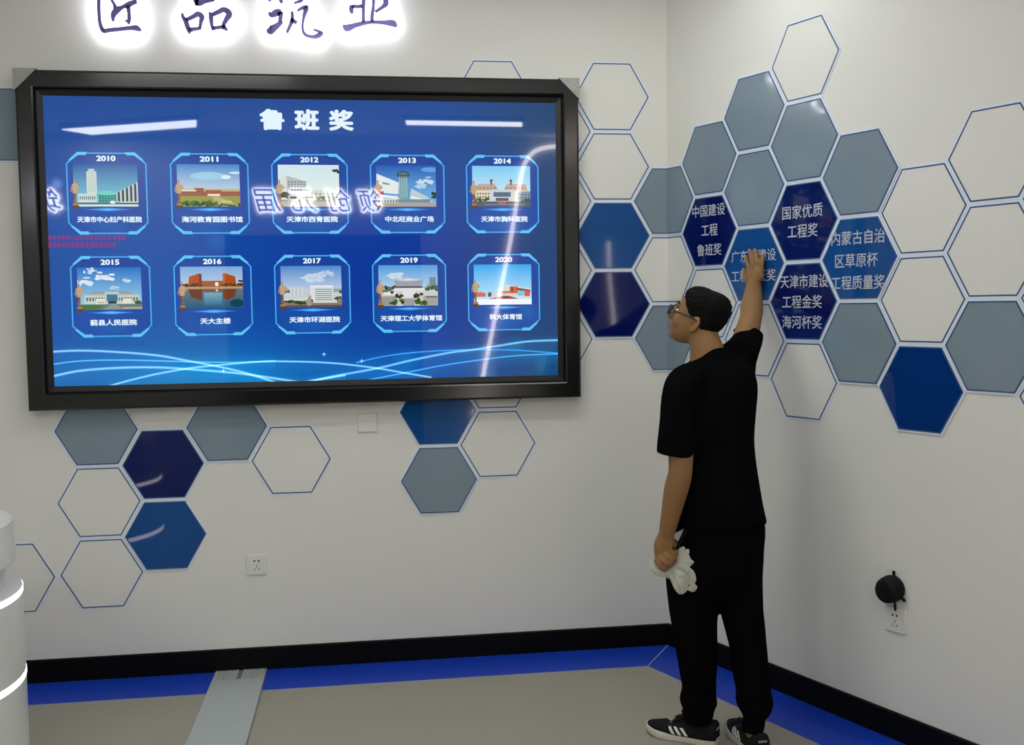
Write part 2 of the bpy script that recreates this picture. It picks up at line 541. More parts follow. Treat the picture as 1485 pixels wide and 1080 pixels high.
HEX_MAT = {'navy': M_NAVY, 'blue': M_BLUE, 'royal': M_ROYAL, 'grey': M_GREY, 'line': M_CLEARHEX}
def hex_panel(cu, cz, kind, label, text=None):
    d = 0.0025 if kind == 'line' else 0.006
    bm = bmesh.new()
    plate(bm, hexa(cu, cz, HR - 0.004), 0.0, d)
    o = tag(obj('hexagon_panel', bm, HEX_MAT[kind]), label, 'wall panel', 'hexagon panels on the two walls')
    bm = bmesh.new()
    ring_plate(bm, cu, cz, HR - 0.0056, HR, 0.0, d + 0.0006)
    obj('rim_line', bm, M_LINE, o)
    bm = bmesh.new()
    ring_plate(bm, cu, cz, HR, HR + (HP - HR) * 0.96, 0.0, d * 0.8)
    obj('pale_margin', bm, M_MARGIN, o)
    if text:
        for s, du, dzz, w, h in text:
            me = lines_mesh('lettering', [(s, cu + du, cz + dzz, w, h, dict(heavy=0.010))], lambda a, b, dd: uv3(a, b, d + 0.0009 + dd))
            link('lettering', me, M_LETTERING, o)
    return o

def lat(c, r):
    return (-0.25685 + 1.5 * HP * c, 2.53297 - sqrt(3) * HP * r)
def latl(c, r):
    return (-2.26102 + 1.5 * HP * 1.00796 * c, 0.93212 - sqrt(3) * HP * r)

HEXES = [
    (0, 0, 'line', 'topmost outlined hexagon between the screen and the corner'),
    (0, 1, 'line', 'outlined hexagon right of the screen, directly above the blue one'),
    (0, 2, 'blue', 'plain blue hexagon right of the screen, above a navy one'),
    (0, 3, 'navy', 'plain navy hexagon right of the screen, level with the man\'s glasses'),
    (-1, 0.5, 'line', 'outlined hexagon tip peeking out beside the top right of the screen frame'),
    (-1, 1.5, 'line', 'outlined hexagon tip beside the screen frame, left of the upper blue hexagon'),
    (-1, 2.5, 'line', 'outlined hexagon tip beside the screen frame, between the blue and navy hexagons'),
    (-1, 3.5, 'line', 'lowest outlined hexagon tip beside the right screen frame, below the navy hexagon'),
    (1, 1.5, 'grey', 'grey hexagon folded around the wall corner, upper one'),
    (1, 2.5, 'line', 'outlined hexagon folded around the wall corner'),
    (1, 3.5, 'grey', 'grey hexagon folded around the wall corner, behind the man\'s face'),
    (2, 1, 'grey', 'grey hexagon directly above the navy one with three lines of writing by the corner'),
    (2, 2, 'navy', 'navy hexagon nearest the corner, with three short lines of writing'),
    (2, 3, 'line', 'outlined hexagon mostly hidden behind the man\'s hair'),
    (3, 0.5, 'grey', 'highest grey hexagon on the angled wall, left of the top outlined one'),
    (3, 1.5, 'grey', 'grey hexagon directly above the one the man touches'),
    (3, 2.5, 'blue', 'blue lettered hexagon under the man\'s raised hand'),
    (3, 3.5, 'line', 'outlined hexagon behind the man\'s raised upper arm'),
    (4, 0, 'line', 'topmost outlined hexagon of the angled wall'),
    (4, 1, 'grey', 'grey hexagon directly below the topmost outlined one on the angled wall'),
    (4, 2, 'navy', 'navy hexagon with two lines of writing'),
    (4, 3, 'navy', 'navy hexagon with three lines of writing, right of the raised arm'),
    (4, 4, 'line', 'outlined hexagon below the navy one beside the man\'s raised arm'),
    (5, 1.5, 'grey', 'grey hexagon directly above the blue one with three wide lines of writing'),
    (5, 2.5, 'blue', 'blue hexagon with three wide lines of writing'),
    (5, 3.5, 'grey', 'grey hexagon directly below the blue one with three wide lines of writing'),
    (6, 2, 'line', 'upper of the two stacked outlined hexagons above the plain blue one'),
    (6, 3, 'line', 'outlined hexagon directly above the plain blue one on the angled wall'),
    (6, 4, 'royal', 'plain blue hexagon, lowest on the angled wall'),
    (7, 1.5, 'line', 'uppermost outlined hexagon near the right edge of the picture'),
    (7, 2.5, 'line', 'outlined hexagon directly above the rightmost grey one'),
    (7, 3.5, 'grey', 'rightmost grey hexagon on the angled wall'),
    (8, 2, 'line', 'outlined hexagon tip at the right picture edge, highest of three'),
    (8, 3, 'line', 'outlined hexagon tip at the right picture edge, beside the rightmost grey one\'s top'),
    (8, 4, 'line', 'outlined hexagon tip at the right picture edge, below the rightmost grey one'),
    (-2, 0, 'line', 'outlined hexagon rising behind the top edge of the screen'),
    (-2, 4, 'line', 'outlined hexagon whose bottom edge shows just under the screen'),
    (-2, 5, 'line', 'outlined hexagon below the right part of the screen, beside a grey one'),
    (-3, 4.5, 'blue', 'blue hexagon half hidden by the bottom right of the screen'),
    (-3, 5.5, 'grey', 'grey hexagon below the screen, under the half hidden blue one'),
]
HTEXT = {
    (2, 2): [('中国建设', 0, 0.090, 0.207, 0.052), ('工程', 0.006, 0.005, 0.103, 0.052), ('鲁班奖', 0.004, -0.080, 0.155, 0.052)],
    (3, 2.5): [('广东省建设', 0, 0.037, 0.255, 0.050), ('工程金匠奖', 0, -0.045, 0.255, 0.050)],
    (4, 2): [('国家优质', -0.004, 0.040, 0.207, 0.053), ('工程奖', -0.002, -0.035, 0.155, 0.053)],
    (4, 3): [('天津市建设', 0.006, 0.080, 0.245, 0.052), ('工程金奖', -0.004, 0.000, 0.205, 0.052), ('海河杯奖', -0.004, -0.080, 0.205, 0.052)],
    (5, 2.5): [('内蒙古自治', -0.004, 0.078, 0.245, 0.052), ('区草原杯', -0.010, -0.006, 0.197, 0.052), ('工程质量奖', -0.004, -0.088, 0.245, 0.052)],
}
for c, r, kind, label in HEXES:
    cu, cz = lat(c, r)
    hex_panel(cu, cz, kind, label, HTEXT.get((c, r)))
for c, r, kind, label in [
    (0, 0, 'navy', 'plain navy hexagon below the left part of the screen'),
    (0, 1, 'blue', 'plain blue hexagon directly below the navy one, left of the back wall socket'),
    (2, 0, 'line', 'outlined hexagon below the screen, above the back wall socket'),
    (-1, 1.5, 'line', 'lowest whole outlined hexagon on the back wall, left of the blue one'),
    (-1, 0.5, 'line', 'outlined hexagon left of the plain navy one below the screen'),
    (-1, -0.5, 'grey', 'grey hexagon half hidden by the bottom left corner of the screen'),
    (1, -0.5, 'grey', 'grey hexagon under the screen, right of the plain navy one')]:
    cu, cz = latl(c, r)
    hex_panel(cu, cz, kind, label)
cu, cz = latl(-1, 1.5)
hex_panel(cu - 2 * HR - 0.022, cz - 0.004, 'line', 'outlined hexagon partly hidden behind the white round column')
hex_panel(-2.8654, 2.3785, 'grey', 'grey hexagon at the left picture edge, behind the screen frame')

# ------------------------------------------------------------------ wall display
DX0, DX1, DZ0, DZ1 = -2.7825, -0.4263, 1.184, 2.591
SX0, SX1, SZ0, SZ1 = -2.699, -0.519, 1.281, 2.502
SY = -0.052
disp = thing('wall_display', 'large lit blue presentation screen in a black frame on the wall', 'screen', ((DX0 + DX1) / 2, 0, DZ0))
def rect_ring(bm, prof):
    """prof: (inset, y) points swept round the rectangle DX/DZ with mitred corners"""
    cs = [(DX0, DZ0, 1, 1), (DX1, DZ0, -1, 1), (DX1, DZ1, -1, -1), (DX0, DZ1, 1, -1)]
    vr = [[bm.verts.new((x + sx * i, y, z + sz * i)) for i, y in prof] for x, z, sx, sz in cs]
    n = len(prof)
    for k in range(4):
        a, b = vr[k], vr[(k + 1) % 4]
        for i in range(n):
            j = (i + 1) % n
            bm.faces.new((a[i], a[j], b[j], b[i]))
bm = bmesh.new()
rect_ring(bm, [(0, 0), (0, -0.074), (0.003, -0.081), (0.010, -0.084), (0.064, -0.084), (0.070, -0.080), (0.070, 0)])
obj('frame', bm, M_FRAME, disp)
bm = bmesh.new()
rect_ring(bm, [(0.070, -0.030), (0.070, -0.068), (0.074, -0.069), (0.077, -0.060), (0.100, -0.0535), (0.100, -0.030)])
obj('inner_bezel', bm, M_BEZEL, disp)

class Paint:
    """flat picture on the screen: polygons with a colour per corner, each a hair in front of the last"""
    def __init__(self, x0, z0, w, h, y):
        self.x0, self.z0, self.w, self.h, self.y = x0, z0, w, h, y
        self.polys = []
    def poly(self, pts, *cols):
        cols = list(cols)
        if len(cols) == 1:
            cols = cols * len(pts)
        self.polys.append((pts, cols)); return self
    def rect(self, x0, y0, x1, y1, c, ctop=None):
        ctop = ctop or c
        return self.poly([(x0, y0), (x1, y0), (x1, y1), (x0, y1)], c, c, ctop, ctop)
    def oval(self, cx, cy, rx, ry, c, n=14, c2=None):
        pts = [(cx + rx * cos(2 * pi * i / n), cy + ry * sin(2 * pi * i / n)) for i in range(n)]
        if c2 is None:
            return self.poly(pts, c)
        for i in range(n):
            j = (i + 1) % n
            self.poly([(cx, cy), pts[i], pts[j]], c, c2, c2)
        return self
    def build(self, name, m, parent, step=0.00003):
        me = bpy.data.meshes.new(name)
        vs, fs, cs = [], [], []
        for k, (pts, cols) in enumerate(self.polys):
            i0 = len(vs)
            for (x, y), c in zip(pts, cols):
                vs.append((self.x0 + x * self.w, self.y - step * k, self.z0 + y * self.h))
                cs.append(srgb(*c))
            fs.append(tuple(range(i0, i0 + len(pts))))
        me.from_pydata(vs, [], fs)
        at = me.color_attributes.new('paint', 'FLOAT_COLOR', 'POINT')
        for i, c in enumerate(cs):
            at.data[i].color = c
        return link(name, me, m, parent)

# background of the slide: deep blue, brighter glow low down and at the sides
def screen_bg(x, y):
    r, g, b = 18, 70, 155
    k = max(0, 1 - abs(x - 0.25) / 0.6) * (1 - y) ** 1.2
    g += 22 * k; b += 18 * k
    k = max(0, min(1, (y - 0.55) / 0.45))
    r += 8 * k; g += 3 * k; b -= 6 * k
    k = math.exp(-((x - 0.62) / 0.3) ** 2 - ((y - 0.35) / 0.3) ** 2)
    r -= 12 * k; g -= 22 * k; b -= 8 * k
    k = max(0, (x - 0.75) / 0.25)
    r += 6 * k; g -= 4 * k; b -= 40 * k
    k = math.exp(-(y / 0.14) ** 2) * max(0.25, 1 - abs(x - 0.3) / 0.55)
    g += 36 * k; b += 22 * k
    return (max(0, r), max(0, g), min(255, b))
pt = Paint(SX0, SZ0, SX1 - SX0, SZ1 - SZ0, SY)
me = bpy.data.meshes.new('screen_panel')
NX, NZ = 48, 27
vs = [(SX0 + (SX1 - SX0) * i / NX, SY, SZ0 + (SZ1 - SZ0) * j / NZ) for j in range(NZ + 1) for i in range(NX + 1)]
fs = [(j * (NX + 1) + i, j * (NX + 1) + i + 1, (j + 1) * (NX + 1) + i + 1, (j + 1) * (NX + 1) + i) for j in range(NZ) for i in range(NX)]
nb = len(vs)
vs += [(SX0, SY + 0.02, SZ0), (SX1, SY + 0.02, SZ0), (SX1, SY + 0.02, SZ1), (SX0, SY + 0.02, SZ1)]
fs += [(nb + 3, nb + 2, nb + 1, nb)]
me.from_pydata(vs, [], fs)
at = me.color_attributes.new('paint', 'FLOAT_COLOR', 'POINT')
for i in range(nb):
    x, y = (i % (NX + 1)) / NX, (i // (NX + 1)) / NZ
    at.data[i].color = srgb(*screen_bg(x, y))
link('screen_panel', me, M_IMAGE, disp)

def ribbon(pt, pts, w, c, glow=0.0, sub=8):
    """tapered light line; pts in metres on the screen, w half widths"""
    q = catmull([(a, b, ww) for (a, b), ww in zip(pts, w)], sub)
    n = len(q)
    for i in range(n - 1):
        (x0, z0, w0), (x1, z1, w1) = q[i], q[i + 1]
        dx, dzz = x1 - x0, z1 - z0
        l = sqrt(dx * dx + dzz * dzz) or 1
        nx, nz = -dzz / l, dx / l
        for s in (1, -1):
            pt.poly([(x0, z0), (x1, z1), (x1 + nx * w1 * s, z1 + nz * w1 * s), (x0 + nx * w0 * s, z0 + nz * w0 * s)], c, c, (0, 0, 0), (0, 0, 0))

WAVES = [
    # points (x, z) and half width, colour
    ([(-2.6935, 1.4302), (-2.5738, 1.4329), (-2.4242, 1.4242), (-2.2575, 1.406), (-2.1377, 1.3811), (-2.0168, 1.3551), (-1.8951, 1.323), (-1.7727, 1.2804)], 0.0065, (150, 205, 235)),
    ([(-2.6933, 1.3768), (-2.5754, 1.3892), (-2.4175, 1.3901), (-2.2583, 1.3835), (-2.0974, 1.3752), (-1.9348, 1.3702), (-1.7702, 1.3736)], 0.004, (110, 185, 225)),
    ([(-2.6929, 1.3259), (-2.577, 1.348), (-2.4187, 1.357), (-2.2592, 1.3552), (-2.0985, 1.3417), (-1.9361, 1.3239), (-1.8134, 1.3042), (-1.6648, 1.2779)], 0.0068, (150, 205, 235)),
    ([(-2.4691, 1.2785), (-2.3809, 1.3022), (-2.2601, 1.3286), (-2.1306, 1.3491), (-2.0167, 1.3593), (-1.8527, 1.3702), (-1.7289, 1.3702), (-1.5332, 1.3593), (-1.3522, 1.335), (-1.2249, 1.3107), (-1.0964, 1.2862)], 0.0055, (150, 210, 240)),
    ([(-1.6283, 1.2805), (-1.5273, 1.3003), (-1.3322, 1.332), (-1.1864, 1.3633), (-1.0135, 1.3944), (-0.9265, 1.4031), (-0.7952, 1.4207), (-0.6628, 1.4375), (-0.5207, 1.4411)], 0.0065, (130, 205, 245)),
    ([(-1.4248, 1.3579), (-1.3141, 1.3814), (-1.1772, 1.3976), (-1.0133, 1.4048), (-0.8829, 1.4049), (-0.7075, 1.399), (-0.5214, 1.3814)], 0.004, (70, 160, 235)),
    ([(-1.3757, 1.2814), (-1.2304, 1.3057), (-1.0578, 1.3365), (-0.8836, 1.3589), (-0.7078, 1.3754), (-0.5214, 1.3796)], 0.0045, (80, 175, 240)),
    ([(-1.6648, 1.2779), (-1.6062, 1.2851), (-1.5347, 1.2954), (-1.4714, 1.305)], 0.006, (140, 205, 240)),
]
pg = Paint(0, 0, 1, 1, SY - 0.0006)
for pts, w, c in WAVES:
    n = len(pts)
    ribbon(pg, pts, [w] * n, c)
    ribbon(pg, [(x, z - 0.012) for x, z in pts], [0.045] * n, (8, 48, 72))
for x, z, r, c in ((-2.64, 2.13, .03, (90, 110, 160)), (-1.21, 1.36, .07, (0, 62, 80)), (-0.66, 1.57, .05, (0, 62, 78)), (-0.72, 1.42, .05, (0, 68, 78)), (-0.6, 1.33, .05, (0, 66, 80)), (-0.85, 1.30, .05, (0, 60, 70)), (-2.0, 1.89, .06, (0, 55, 85)), (-1.5, 1.30, .02, (0,0,0)), (-1.91,1.34,.30,(0,45,60))):
    pg.oval(x, z, r, r * (0.35 if r > 0.2 else 1), c, 16, (0, 0, 0))
for x, z in ((-1.562, 1.398), (-1.40, 1.365), (-1.99, 1.335)):
    pg.poly([(x - .012, z), (x, z + .0018), (x + .012, z), (x, z - .0018)], (190, 220, 240))
    pg.poly([(x, z - .012), (x + .0018, z), (x, z + .012), (x - .0018, z)], (190, 220, 240))
pg.build('light_waves', M_GLOW, disp, step=0.0000004)

M_SCREENTEXT = emit_mat('screen_text_white', srgb(226, 242, 250), 1.0)
M_SCREENRED = emit_mat('screen_text_red', srgb(150, 44, 100), 1.0)
for m_ in (M_SCREENTEXT, M_SCREENRED):
    m_.node_tree.nodes['Principled BSDF'].inputs['Base Color'].default_value = (0.005, 0.005, 0.005, 1)
    m_.node_tree.nodes['Principled BSDF'].inputs['Roughness'].default_value = 0.03
def on_screen(a, b, d):
    return (a, SY - 0.0045 - d, b)
me = lines_mesh('title', [('鲁', -1.756, 2.404, 0.105, 0.090, dict(heavy=0.045)), ('班', -1.610, 2.404, 0.105, 0.090, dict(heavy=0.045)), ('奖', -1.464, 2.404, 0.105, 0.090, dict(heavy=0.045))], on_screen)
link('title', me, M_SCREENTEXT, disp)
# two lines of red characters, too blurred to read in the photograph
pr = Paint(0, 0, 1, 1, SY - 0.002)
rr = random.Random(3)
for zc, x1 in ((1.905, -2.374), (1.876, -2.408)):
    x = -2.685
    while x < x1:
        for k in range(3):
            pr.rect(x + 0.001, zc - 0.009 + k * 0.0075, x + 0.0155, zc - 0.006 + k * 0.0075, (150, 40, 105))
        pr.rect(x + 0.003 + 0.006 * rr.random(), zc - 0.009, x + 0.007 + 0.006 * rr.random(), zc + 0.0095, (160, 40, 100))
        x += 0.0185
pr.build('red_caption', M_IMAGE, disp)['label'] = 'two small blurred red lines of characters on the screen'

# ---- the ten picture cards
CW, CH = 0.3235, 0.3385
def sky(p, top, bot):
    p.rect(0, 0, 1, 1, bot, top)
def trees(p, y, n, c, s=0.06, seed=1, x0=0, x1=1):
    r = random.Random(seed)
    for i in range(n * 3):
        k = r.uniform(.65, 1.3)
        p.oval(x0 + (x1 - x0) * ((i // 3) + r.uniform(0, 1)) / n, y + r.uniform(-.6, .6) * s, s * r.uniform(.35, .7), s * r.uniform(.35, .75), tuple(min(255, int(v * k)) for v in c), 7)
def windows(p, x0, y0, x1, y1, nx, ny, c, fill=0.55):
    dx, dy = (x1 - x0) / nx, (y1 - y0) / ny
    for i in range(nx):
        for j in range(ny):
            p.rect(x0 + dx * (i + .5 - fill / 2), y0 + dy * (j + .5 - fill / 2), x0 + dx * (i + .5 + fill / 2), y0 + dy * (j + .5 + fill / 2), c)
def cloud(p, cx, cy, s, c=(240, 245, 250), seed=0):
    r = random.Random(seed)
    for i in range(18):
        k = r.uniform(.93, 1.0)
        p.oval(cx + r.gauss(0, .55) * s, cy + r.gauss(0, .3) * s, s * r.uniform(.16, .42), s * r.uniform(.12, .3), tuple(int(v * k) for v in c), 9)

def p2010(p):
    sky(p, (18, 80, 160), (130, 205, 215))
    p.rect(0, 0, 1, .06, (205, 222, 225))
    p.rect(.07, .1, .35, .3, (205, 215, 210)); windows(p, .08, .12, .34, .28, 8, 1, (70, 110, 125), .5)
    p.rect(.205, .3, .36, .82, (205, 215, 208)); p.rect(.235, .8, .33, .88, (190, 200, 195)); windows(p, .22, .34, .35, .8, 5, 10, (130, 165, 170), .45)
    p.poly([(.66, .12), (1, .04), (1, .58), (.66, .32)], (200, 208, 205))
    for i in range(5):
        x = .68 + i * .065
        p.poly([(x, .12), (x + .035, .12), (x + .035, .36 + i * .05), (x, .32 + i * .05)], (38, 62, 80))
    p.rect(.38, .08, .66, .30, (60, 165, 160)); p.oval(.52, .31, .14, .06, (110, 205, 195)); windows(p, .38, .1, .66, .28, 6, 3, (25, 105, 110), .6)
    p.rect(0, .05, 1, .09, (80, 110, 100)); p.oval(.6, .1, .05, .04, (225, 225, 220), 8)
def p2011(p):
    sky(p, (62, 132, 200), (225, 240, 235)); p.oval(.5, .72, .3, .1, (160, 205, 230), 16, (150, 200, 228)); p.oval(.78, .7, .08, .05, (215, 235, 245)); p.oval(.93, .8, .1, .03, (200, 225, 240))
    p.rect(0, .28, 1, .42, (190, 175, 125)); p.rect(0, .24, 1, .36, (150, 92, 70)); p.rect(.27, .36, .42, .44, (160, 85, 60)); p.rect(0, .36, .3, .4, (225, 215, 190)); p.rect(.45, .24, .7, .39, (165, 85, 65)); p.rect(.48, .24, .68, .3, (235, 220, 190))
    p.rect(0, 0, 1, .25, (150, 150, 75)); p.poly([(.55, .24), (.65, .24), (.98, .02), (.62, .02)], (185, 175, 115)); p.rect(.7, .1, .86, .14, (200, 195, 140))
    trees(p, .08, 13, (75, 105, 35), .06, 2, 0, .62); trees(p, .04, 12, (55, 90, 30), .05, 3)
def p2012(p):
    sky(p, (205, 228, 235), (228, 236, 225))
    p.poly([(.06, .32), (.06, .75), (.14, .72), (.14, .32)], (215, 218, 210)); p.poly([(.14, .32), (.14, .74), (.46, .6), (.46, .32)], (180, 185, 182)); windows(p, .15, .38, .45, .62, 6, 4, (110, 125, 130), .6)
    p.poly([(.4, .16), (.4, .42), (1, .36), (1, .16)], (205, 208, 198)); windows(p, .44, .2, 1, .34, 8, 2, (140, 150, 148), .55)
    p.rect(0, 0, 1, .16, (188, 178, 172)); p.rect(0, .12, 1, .17, (150, 155, 130)); trees(p, .25, 5, (55, 75, 40), .1, 4, 0, .26); trees(p, .2, 4, (95, 110, 75), .05, 5, .65, 1)
    trees(p, .85, 4, (30, 50, 35), .05, 6, .9, 1.0)
def p2013(p):
    sky(p, (15, 88, 180), (120, 185, 230)); cloud(p, .85, .62, .13, (200, 225, 240), 1); cloud(p, .72, .5, .1, (180, 215, 240), 2); p.oval(.9, .9, .15, .06, (90, 160, 220))
    p.poly([(0, .35), (0, .8), (.38, .58), (.38, .3)], (225, 232, 232)); p.poly([(.1, .55), (.22, .52), (.22, .56), (.1, .6)], (120, 150, 170)); p.rect(0, .28, .12, .37, (165, 50, 75)); p.poly([(0, .24), (0, .3), (.4, .24), (.4, .18)], (235, 240, 238))
    p.rect(0, .06, .4, .2, (205, 212, 205)); windows(p, .02, .08, .4, .18, 8, 1, (100, 120, 125))
    p.poly([(.36, .2), (.38, .72), (.52, .72), (.55, .2)], (95, 150, 160)); p.oval(.45, .78, .11, .09, (60, 75, 85)); p.oval(.45, .8, .08, .03, (90, 120, 130)); 
    for i in range(5): p.rect(.385 + i * .03, .22, .392 + i * .03, .74, (205, 220, 218))
    p.poly([(.55, .15), (.58, .44), (.85, .24), (.95, .1)], (185, 205, 210)); p.poly([(.56, .2), (.58, .26), (.85, .16), (.85, .13)], (230, 235, 232)); p.rect(.35, .1, .9, .18, (120, 140, 140))
    p.rect(0, 0, 1, .09, (175, 160, 145)); trees(p, .25, 2, (35, 60, 35), .06, 8, .93, 1); trees(p, .32, 2, (35, 60, 35), .05, 9, .93, 1)
def p2014(p):
    sky(p, (120, 200, 240), (215, 240, 245))
    p.poly([(.02, .38), (.1, .56), (.38, .56), (.46, .38)], (190, 165, 150)); p.poly([(.52, .38), (.6, .56), (.92, .56), (.96, .38)], (190, 165, 155)); windows(p, .1, .4, .42, .52, 5, 1, (165, 138, 125)); windows(p, .56, .4, .9, .52, 5, 1, (165, 138, 125))
    for x in (.31, .65): p.rect(x, .54, x + .03, .62, (120, 80, 75)); p.oval(x + .015, .64, .025, .035, (105, 65, 65), 8)
    p.rect(0, .16, 1, .4, (222, 215, 185)); windows(p, .02, .2, .3, .36, 6, 2, (100, 100, 95), .55); p.rect(.78, .14, 1, .38, (130, 150, 165)); windows(p, .78, .18, 1, .34, 4, 2, (75, 100, 120))
    p.rect(.3, .12, .72, .42, (205, 208, 215)); p.rect(.36, .24, .66, .36, (85, 105, 135)); p.rect(.4, .14, .62, .22, (95, 90, 95)); p.rect(.36, .22, .66, .24, (235, 235, 235))
    p.rect(0, 0, 1, .13, (85, 90, 110)); p.rect(.2, .04, .9, .07, (125, 130, 150)); p.rect(.44, .07, .58, .13, (165, 100, 90)); trees(p, .16, 4, (90, 105, 60), .06, 3, .02, .26); trees(p, .14, 3, (65, 95, 75), .06, 4, .85, 1)
def p2015(p):
    sky(p, (20, 110, 195), (150, 210, 235)); cloud(p, .12, .65, .15, (225, 235, 240), 1); cloud(p, .4, .78, .13, (235, 240, 245), 4); cloud(p, .2, .92, .09, (200, 225, 240), 5); cloud(p, .78, .68, .06, (220, 235, 245), 6); cloud(p, .58, .52, .06, (215, 230, 240), 7)
    p.rect(.1, .3, .96, .38, (165, 175, 175)); p.poly([(.18, .38), (.25, .43), (.8, .43), (.86, .38)], (150, 150, 150)); p.rect(.1, .14, .96, .34, (200, 205, 195)); windows(p, .12, .18, .45, .32, 7, 1, (75, 110, 125), .6); windows(p, .62, .18, .95, .32, 7, 1, (75, 110, 125), .6)
    p.rect(.42, .14, .64, .42, (185, 200, 200)); p.rect(.45, .2, .62, .36, (65, 115, 145)); p.rect(.47, .14, .6, .2, (35, 55, 65)); p.rect(.28, .13, .42, .26, (225, 225, 205)); p.rect(.7, .15, .84, .26, (222, 222, 205)); windows(p, .3, .14, .41, .2, 4, 1, (120, 120, 100))
    p.rect(0, 0, 1, .13, (105, 118, 110)); p.poly([(.38, 0), (.52, .13), (.6, .13), (.72, 0)], (140, 145, 145)); p.poly([(0, 0), (0, .12), (.4, .1), (.3, .02)], (70, 115, 50)); p.rect(.7, .01, 1, .06, (165, 165, 150)); trees(p, .16, 3, (55, 90, 50), .05, 3, .9, 1)
def p2016(p):
    sky(p, (120, 170, 220), (238, 230, 215))
    p.rect(0, .5, 1, .56, (150, 95, 60)); p.poly([(.12, .54), (.14, .76), (.3, .84), (.34, .82), (.34, .52)], (172, 80, 30)); p.poly([(.68, .52), (.68, .84), (.72, .84), (.88, .76), (.9, .52)], (172, 80, 30)); p.rect(.34, .54, .68, .66, (160, 90, 50))
    p.poly([(.3, .53), (.3, .84), (.34, .82), (.34, .53)], (125, 50, 20)); p.poly([(.68, .53), (.68, .84), (.72, .84), (.72, .53)], (195, 95, 40)); p.oval(.58, .58, .03, .05, (250, 240, 215), 10)
    trees(p, .55, 6, (90, 60, 25), .05, 3, 0, .34); trees(p, .55, 6, (90, 60, 25), .05, 5, .68, 1); trees(p, .64, 2, (40, 45, 30), .04, 6, .93, 1)
    p.rect(0, .46, 1, .52, (190, 150, 105)); p.rect(0, 0, 1, .47, (25, 85, 120), (95, 120, 125)); p.poly([(.12, .46), (.16, .28), (.3, .2), (.34, .22), (.34, .46)], (110, 55, 35)); p.poly([(.68, .46), (.68, .22), (.76, .2), (.86, .28), (.9, .46)], (115, 60, 35)); p.rect(.34, .4, .68, .46, (120, 80, 60)); p.rect(.37, .08, .66, .38, (40, 110, 150), (120, 165, 185)); p.oval(.9, .12, .12, .1, (20, 65, 80), 10); p.oval(.58, .43, .02, .03, (225, 205, 170), 8)
def p2017(p):
    sky(p, (75, 135, 205), (225, 235, 240)); cloud(p, .5, .72, .2, (200, 220, 238), 2); cloud(p, .75, .82, .1, (185, 210, 235), 3)
    p.rect(0, .36, 1, .44, (150, 165, 160)); trees(p, .36, 12, (70, 95, 65), .05, 3); p.rect(.14, .26, .36, .48, (205, 212, 212)); windows(p, .15, .28, .35, .46, 3, 5, (165, 178, 180), .5); p.rect(.36, .25, .5, .46, (190, 200, 205)); p.rect(0, .2, .4, .28, (200, 205, 200))
    p.rect(.48, .14, .86, .5, (215, 220, 220)); 
    for i in range(6): p.rect(.56, .17 + i * .05, .84, .19 + i * .05, (110, 130, 140))
    p.rect(.48, .49, .86, .52, (235, 238, 238)); p.rect(.86, .18, .95, .36, (195, 205, 205)); p.rect(0, 0, 1, .16, (140, 125, 105)); p.rect(.52, .1, .92, .17, (210, 212, 208)); trees(p, .12, 6, (60, 85, 40), .06, 4, 0, .5); trees(p, .2, 3, (65, 90, 55), .05, 5, .9, 1); p.rect(0, 0, 1, .05, (95, 80, 75)); p.poly([(.4, .12), (.46, .28), (.49, .28), (.5, .05), (.44, .02)], (165, 150, 140))
def p2019(p):
    sky(p, (80, 155, 220), (215, 235, 240)); cloud(p, .25, .75, .14, (205, 225, 240), 2)
    p.rect(.82, .45, 1, .58, (165, 180, 185)); p.rect(.86, .5, .97, .7, (110, 140, 150)); trees(p, .44, 14, (70, 95, 65), .06, 3)
    p.poly([(.26, .62), (.3, .46), (.72, .46), (.76, .62), (.6, .66), (.4, .66)], (158, 160, 170)); p.oval(.5, .64, .2, .035, (200, 205, 212)); p.rect(.46, .64, .56, .67, (230, 230, 225)); p.rect(.3, .42, .74, .48, (75, 80, 90)); p.rect(.26, .36, .78, .44, (225, 222, 222))
    p.rect(0, 0, 1, .36, (205, 200, 200)); p.rect(.4, .2, .62, .42, (225, 220, 222)); p.rect(.08, .28, .3, .34, (235, 230, 225)); trees(p, .36, 4, (80, 105, 75), .06, 6, .02, .25); trees(p, .4, 3, (80, 105, 70), .07, 7, .82, 1); p.rect(0, 0, .3, .24, (150, 152, 145)); p.rect(.75, 0, 1, .24, (160, 160, 152)); p.rect(.4, 0, .6, .18, (160, 155, 158))
    trees(p, .1, 3, (60, 90, 35), .08, 8, .18, .4); trees(p, .25, 2, (55, 80, 40), .06, 9, .28, .4); trees(p, .1, 3, (60, 90, 35), .08, 10, .6, .82); trees(p, .25, 2, (55, 80, 40), .06, 11, .6, .72); p.rect(.8, .2, .98, .23, (80, 90, 70))
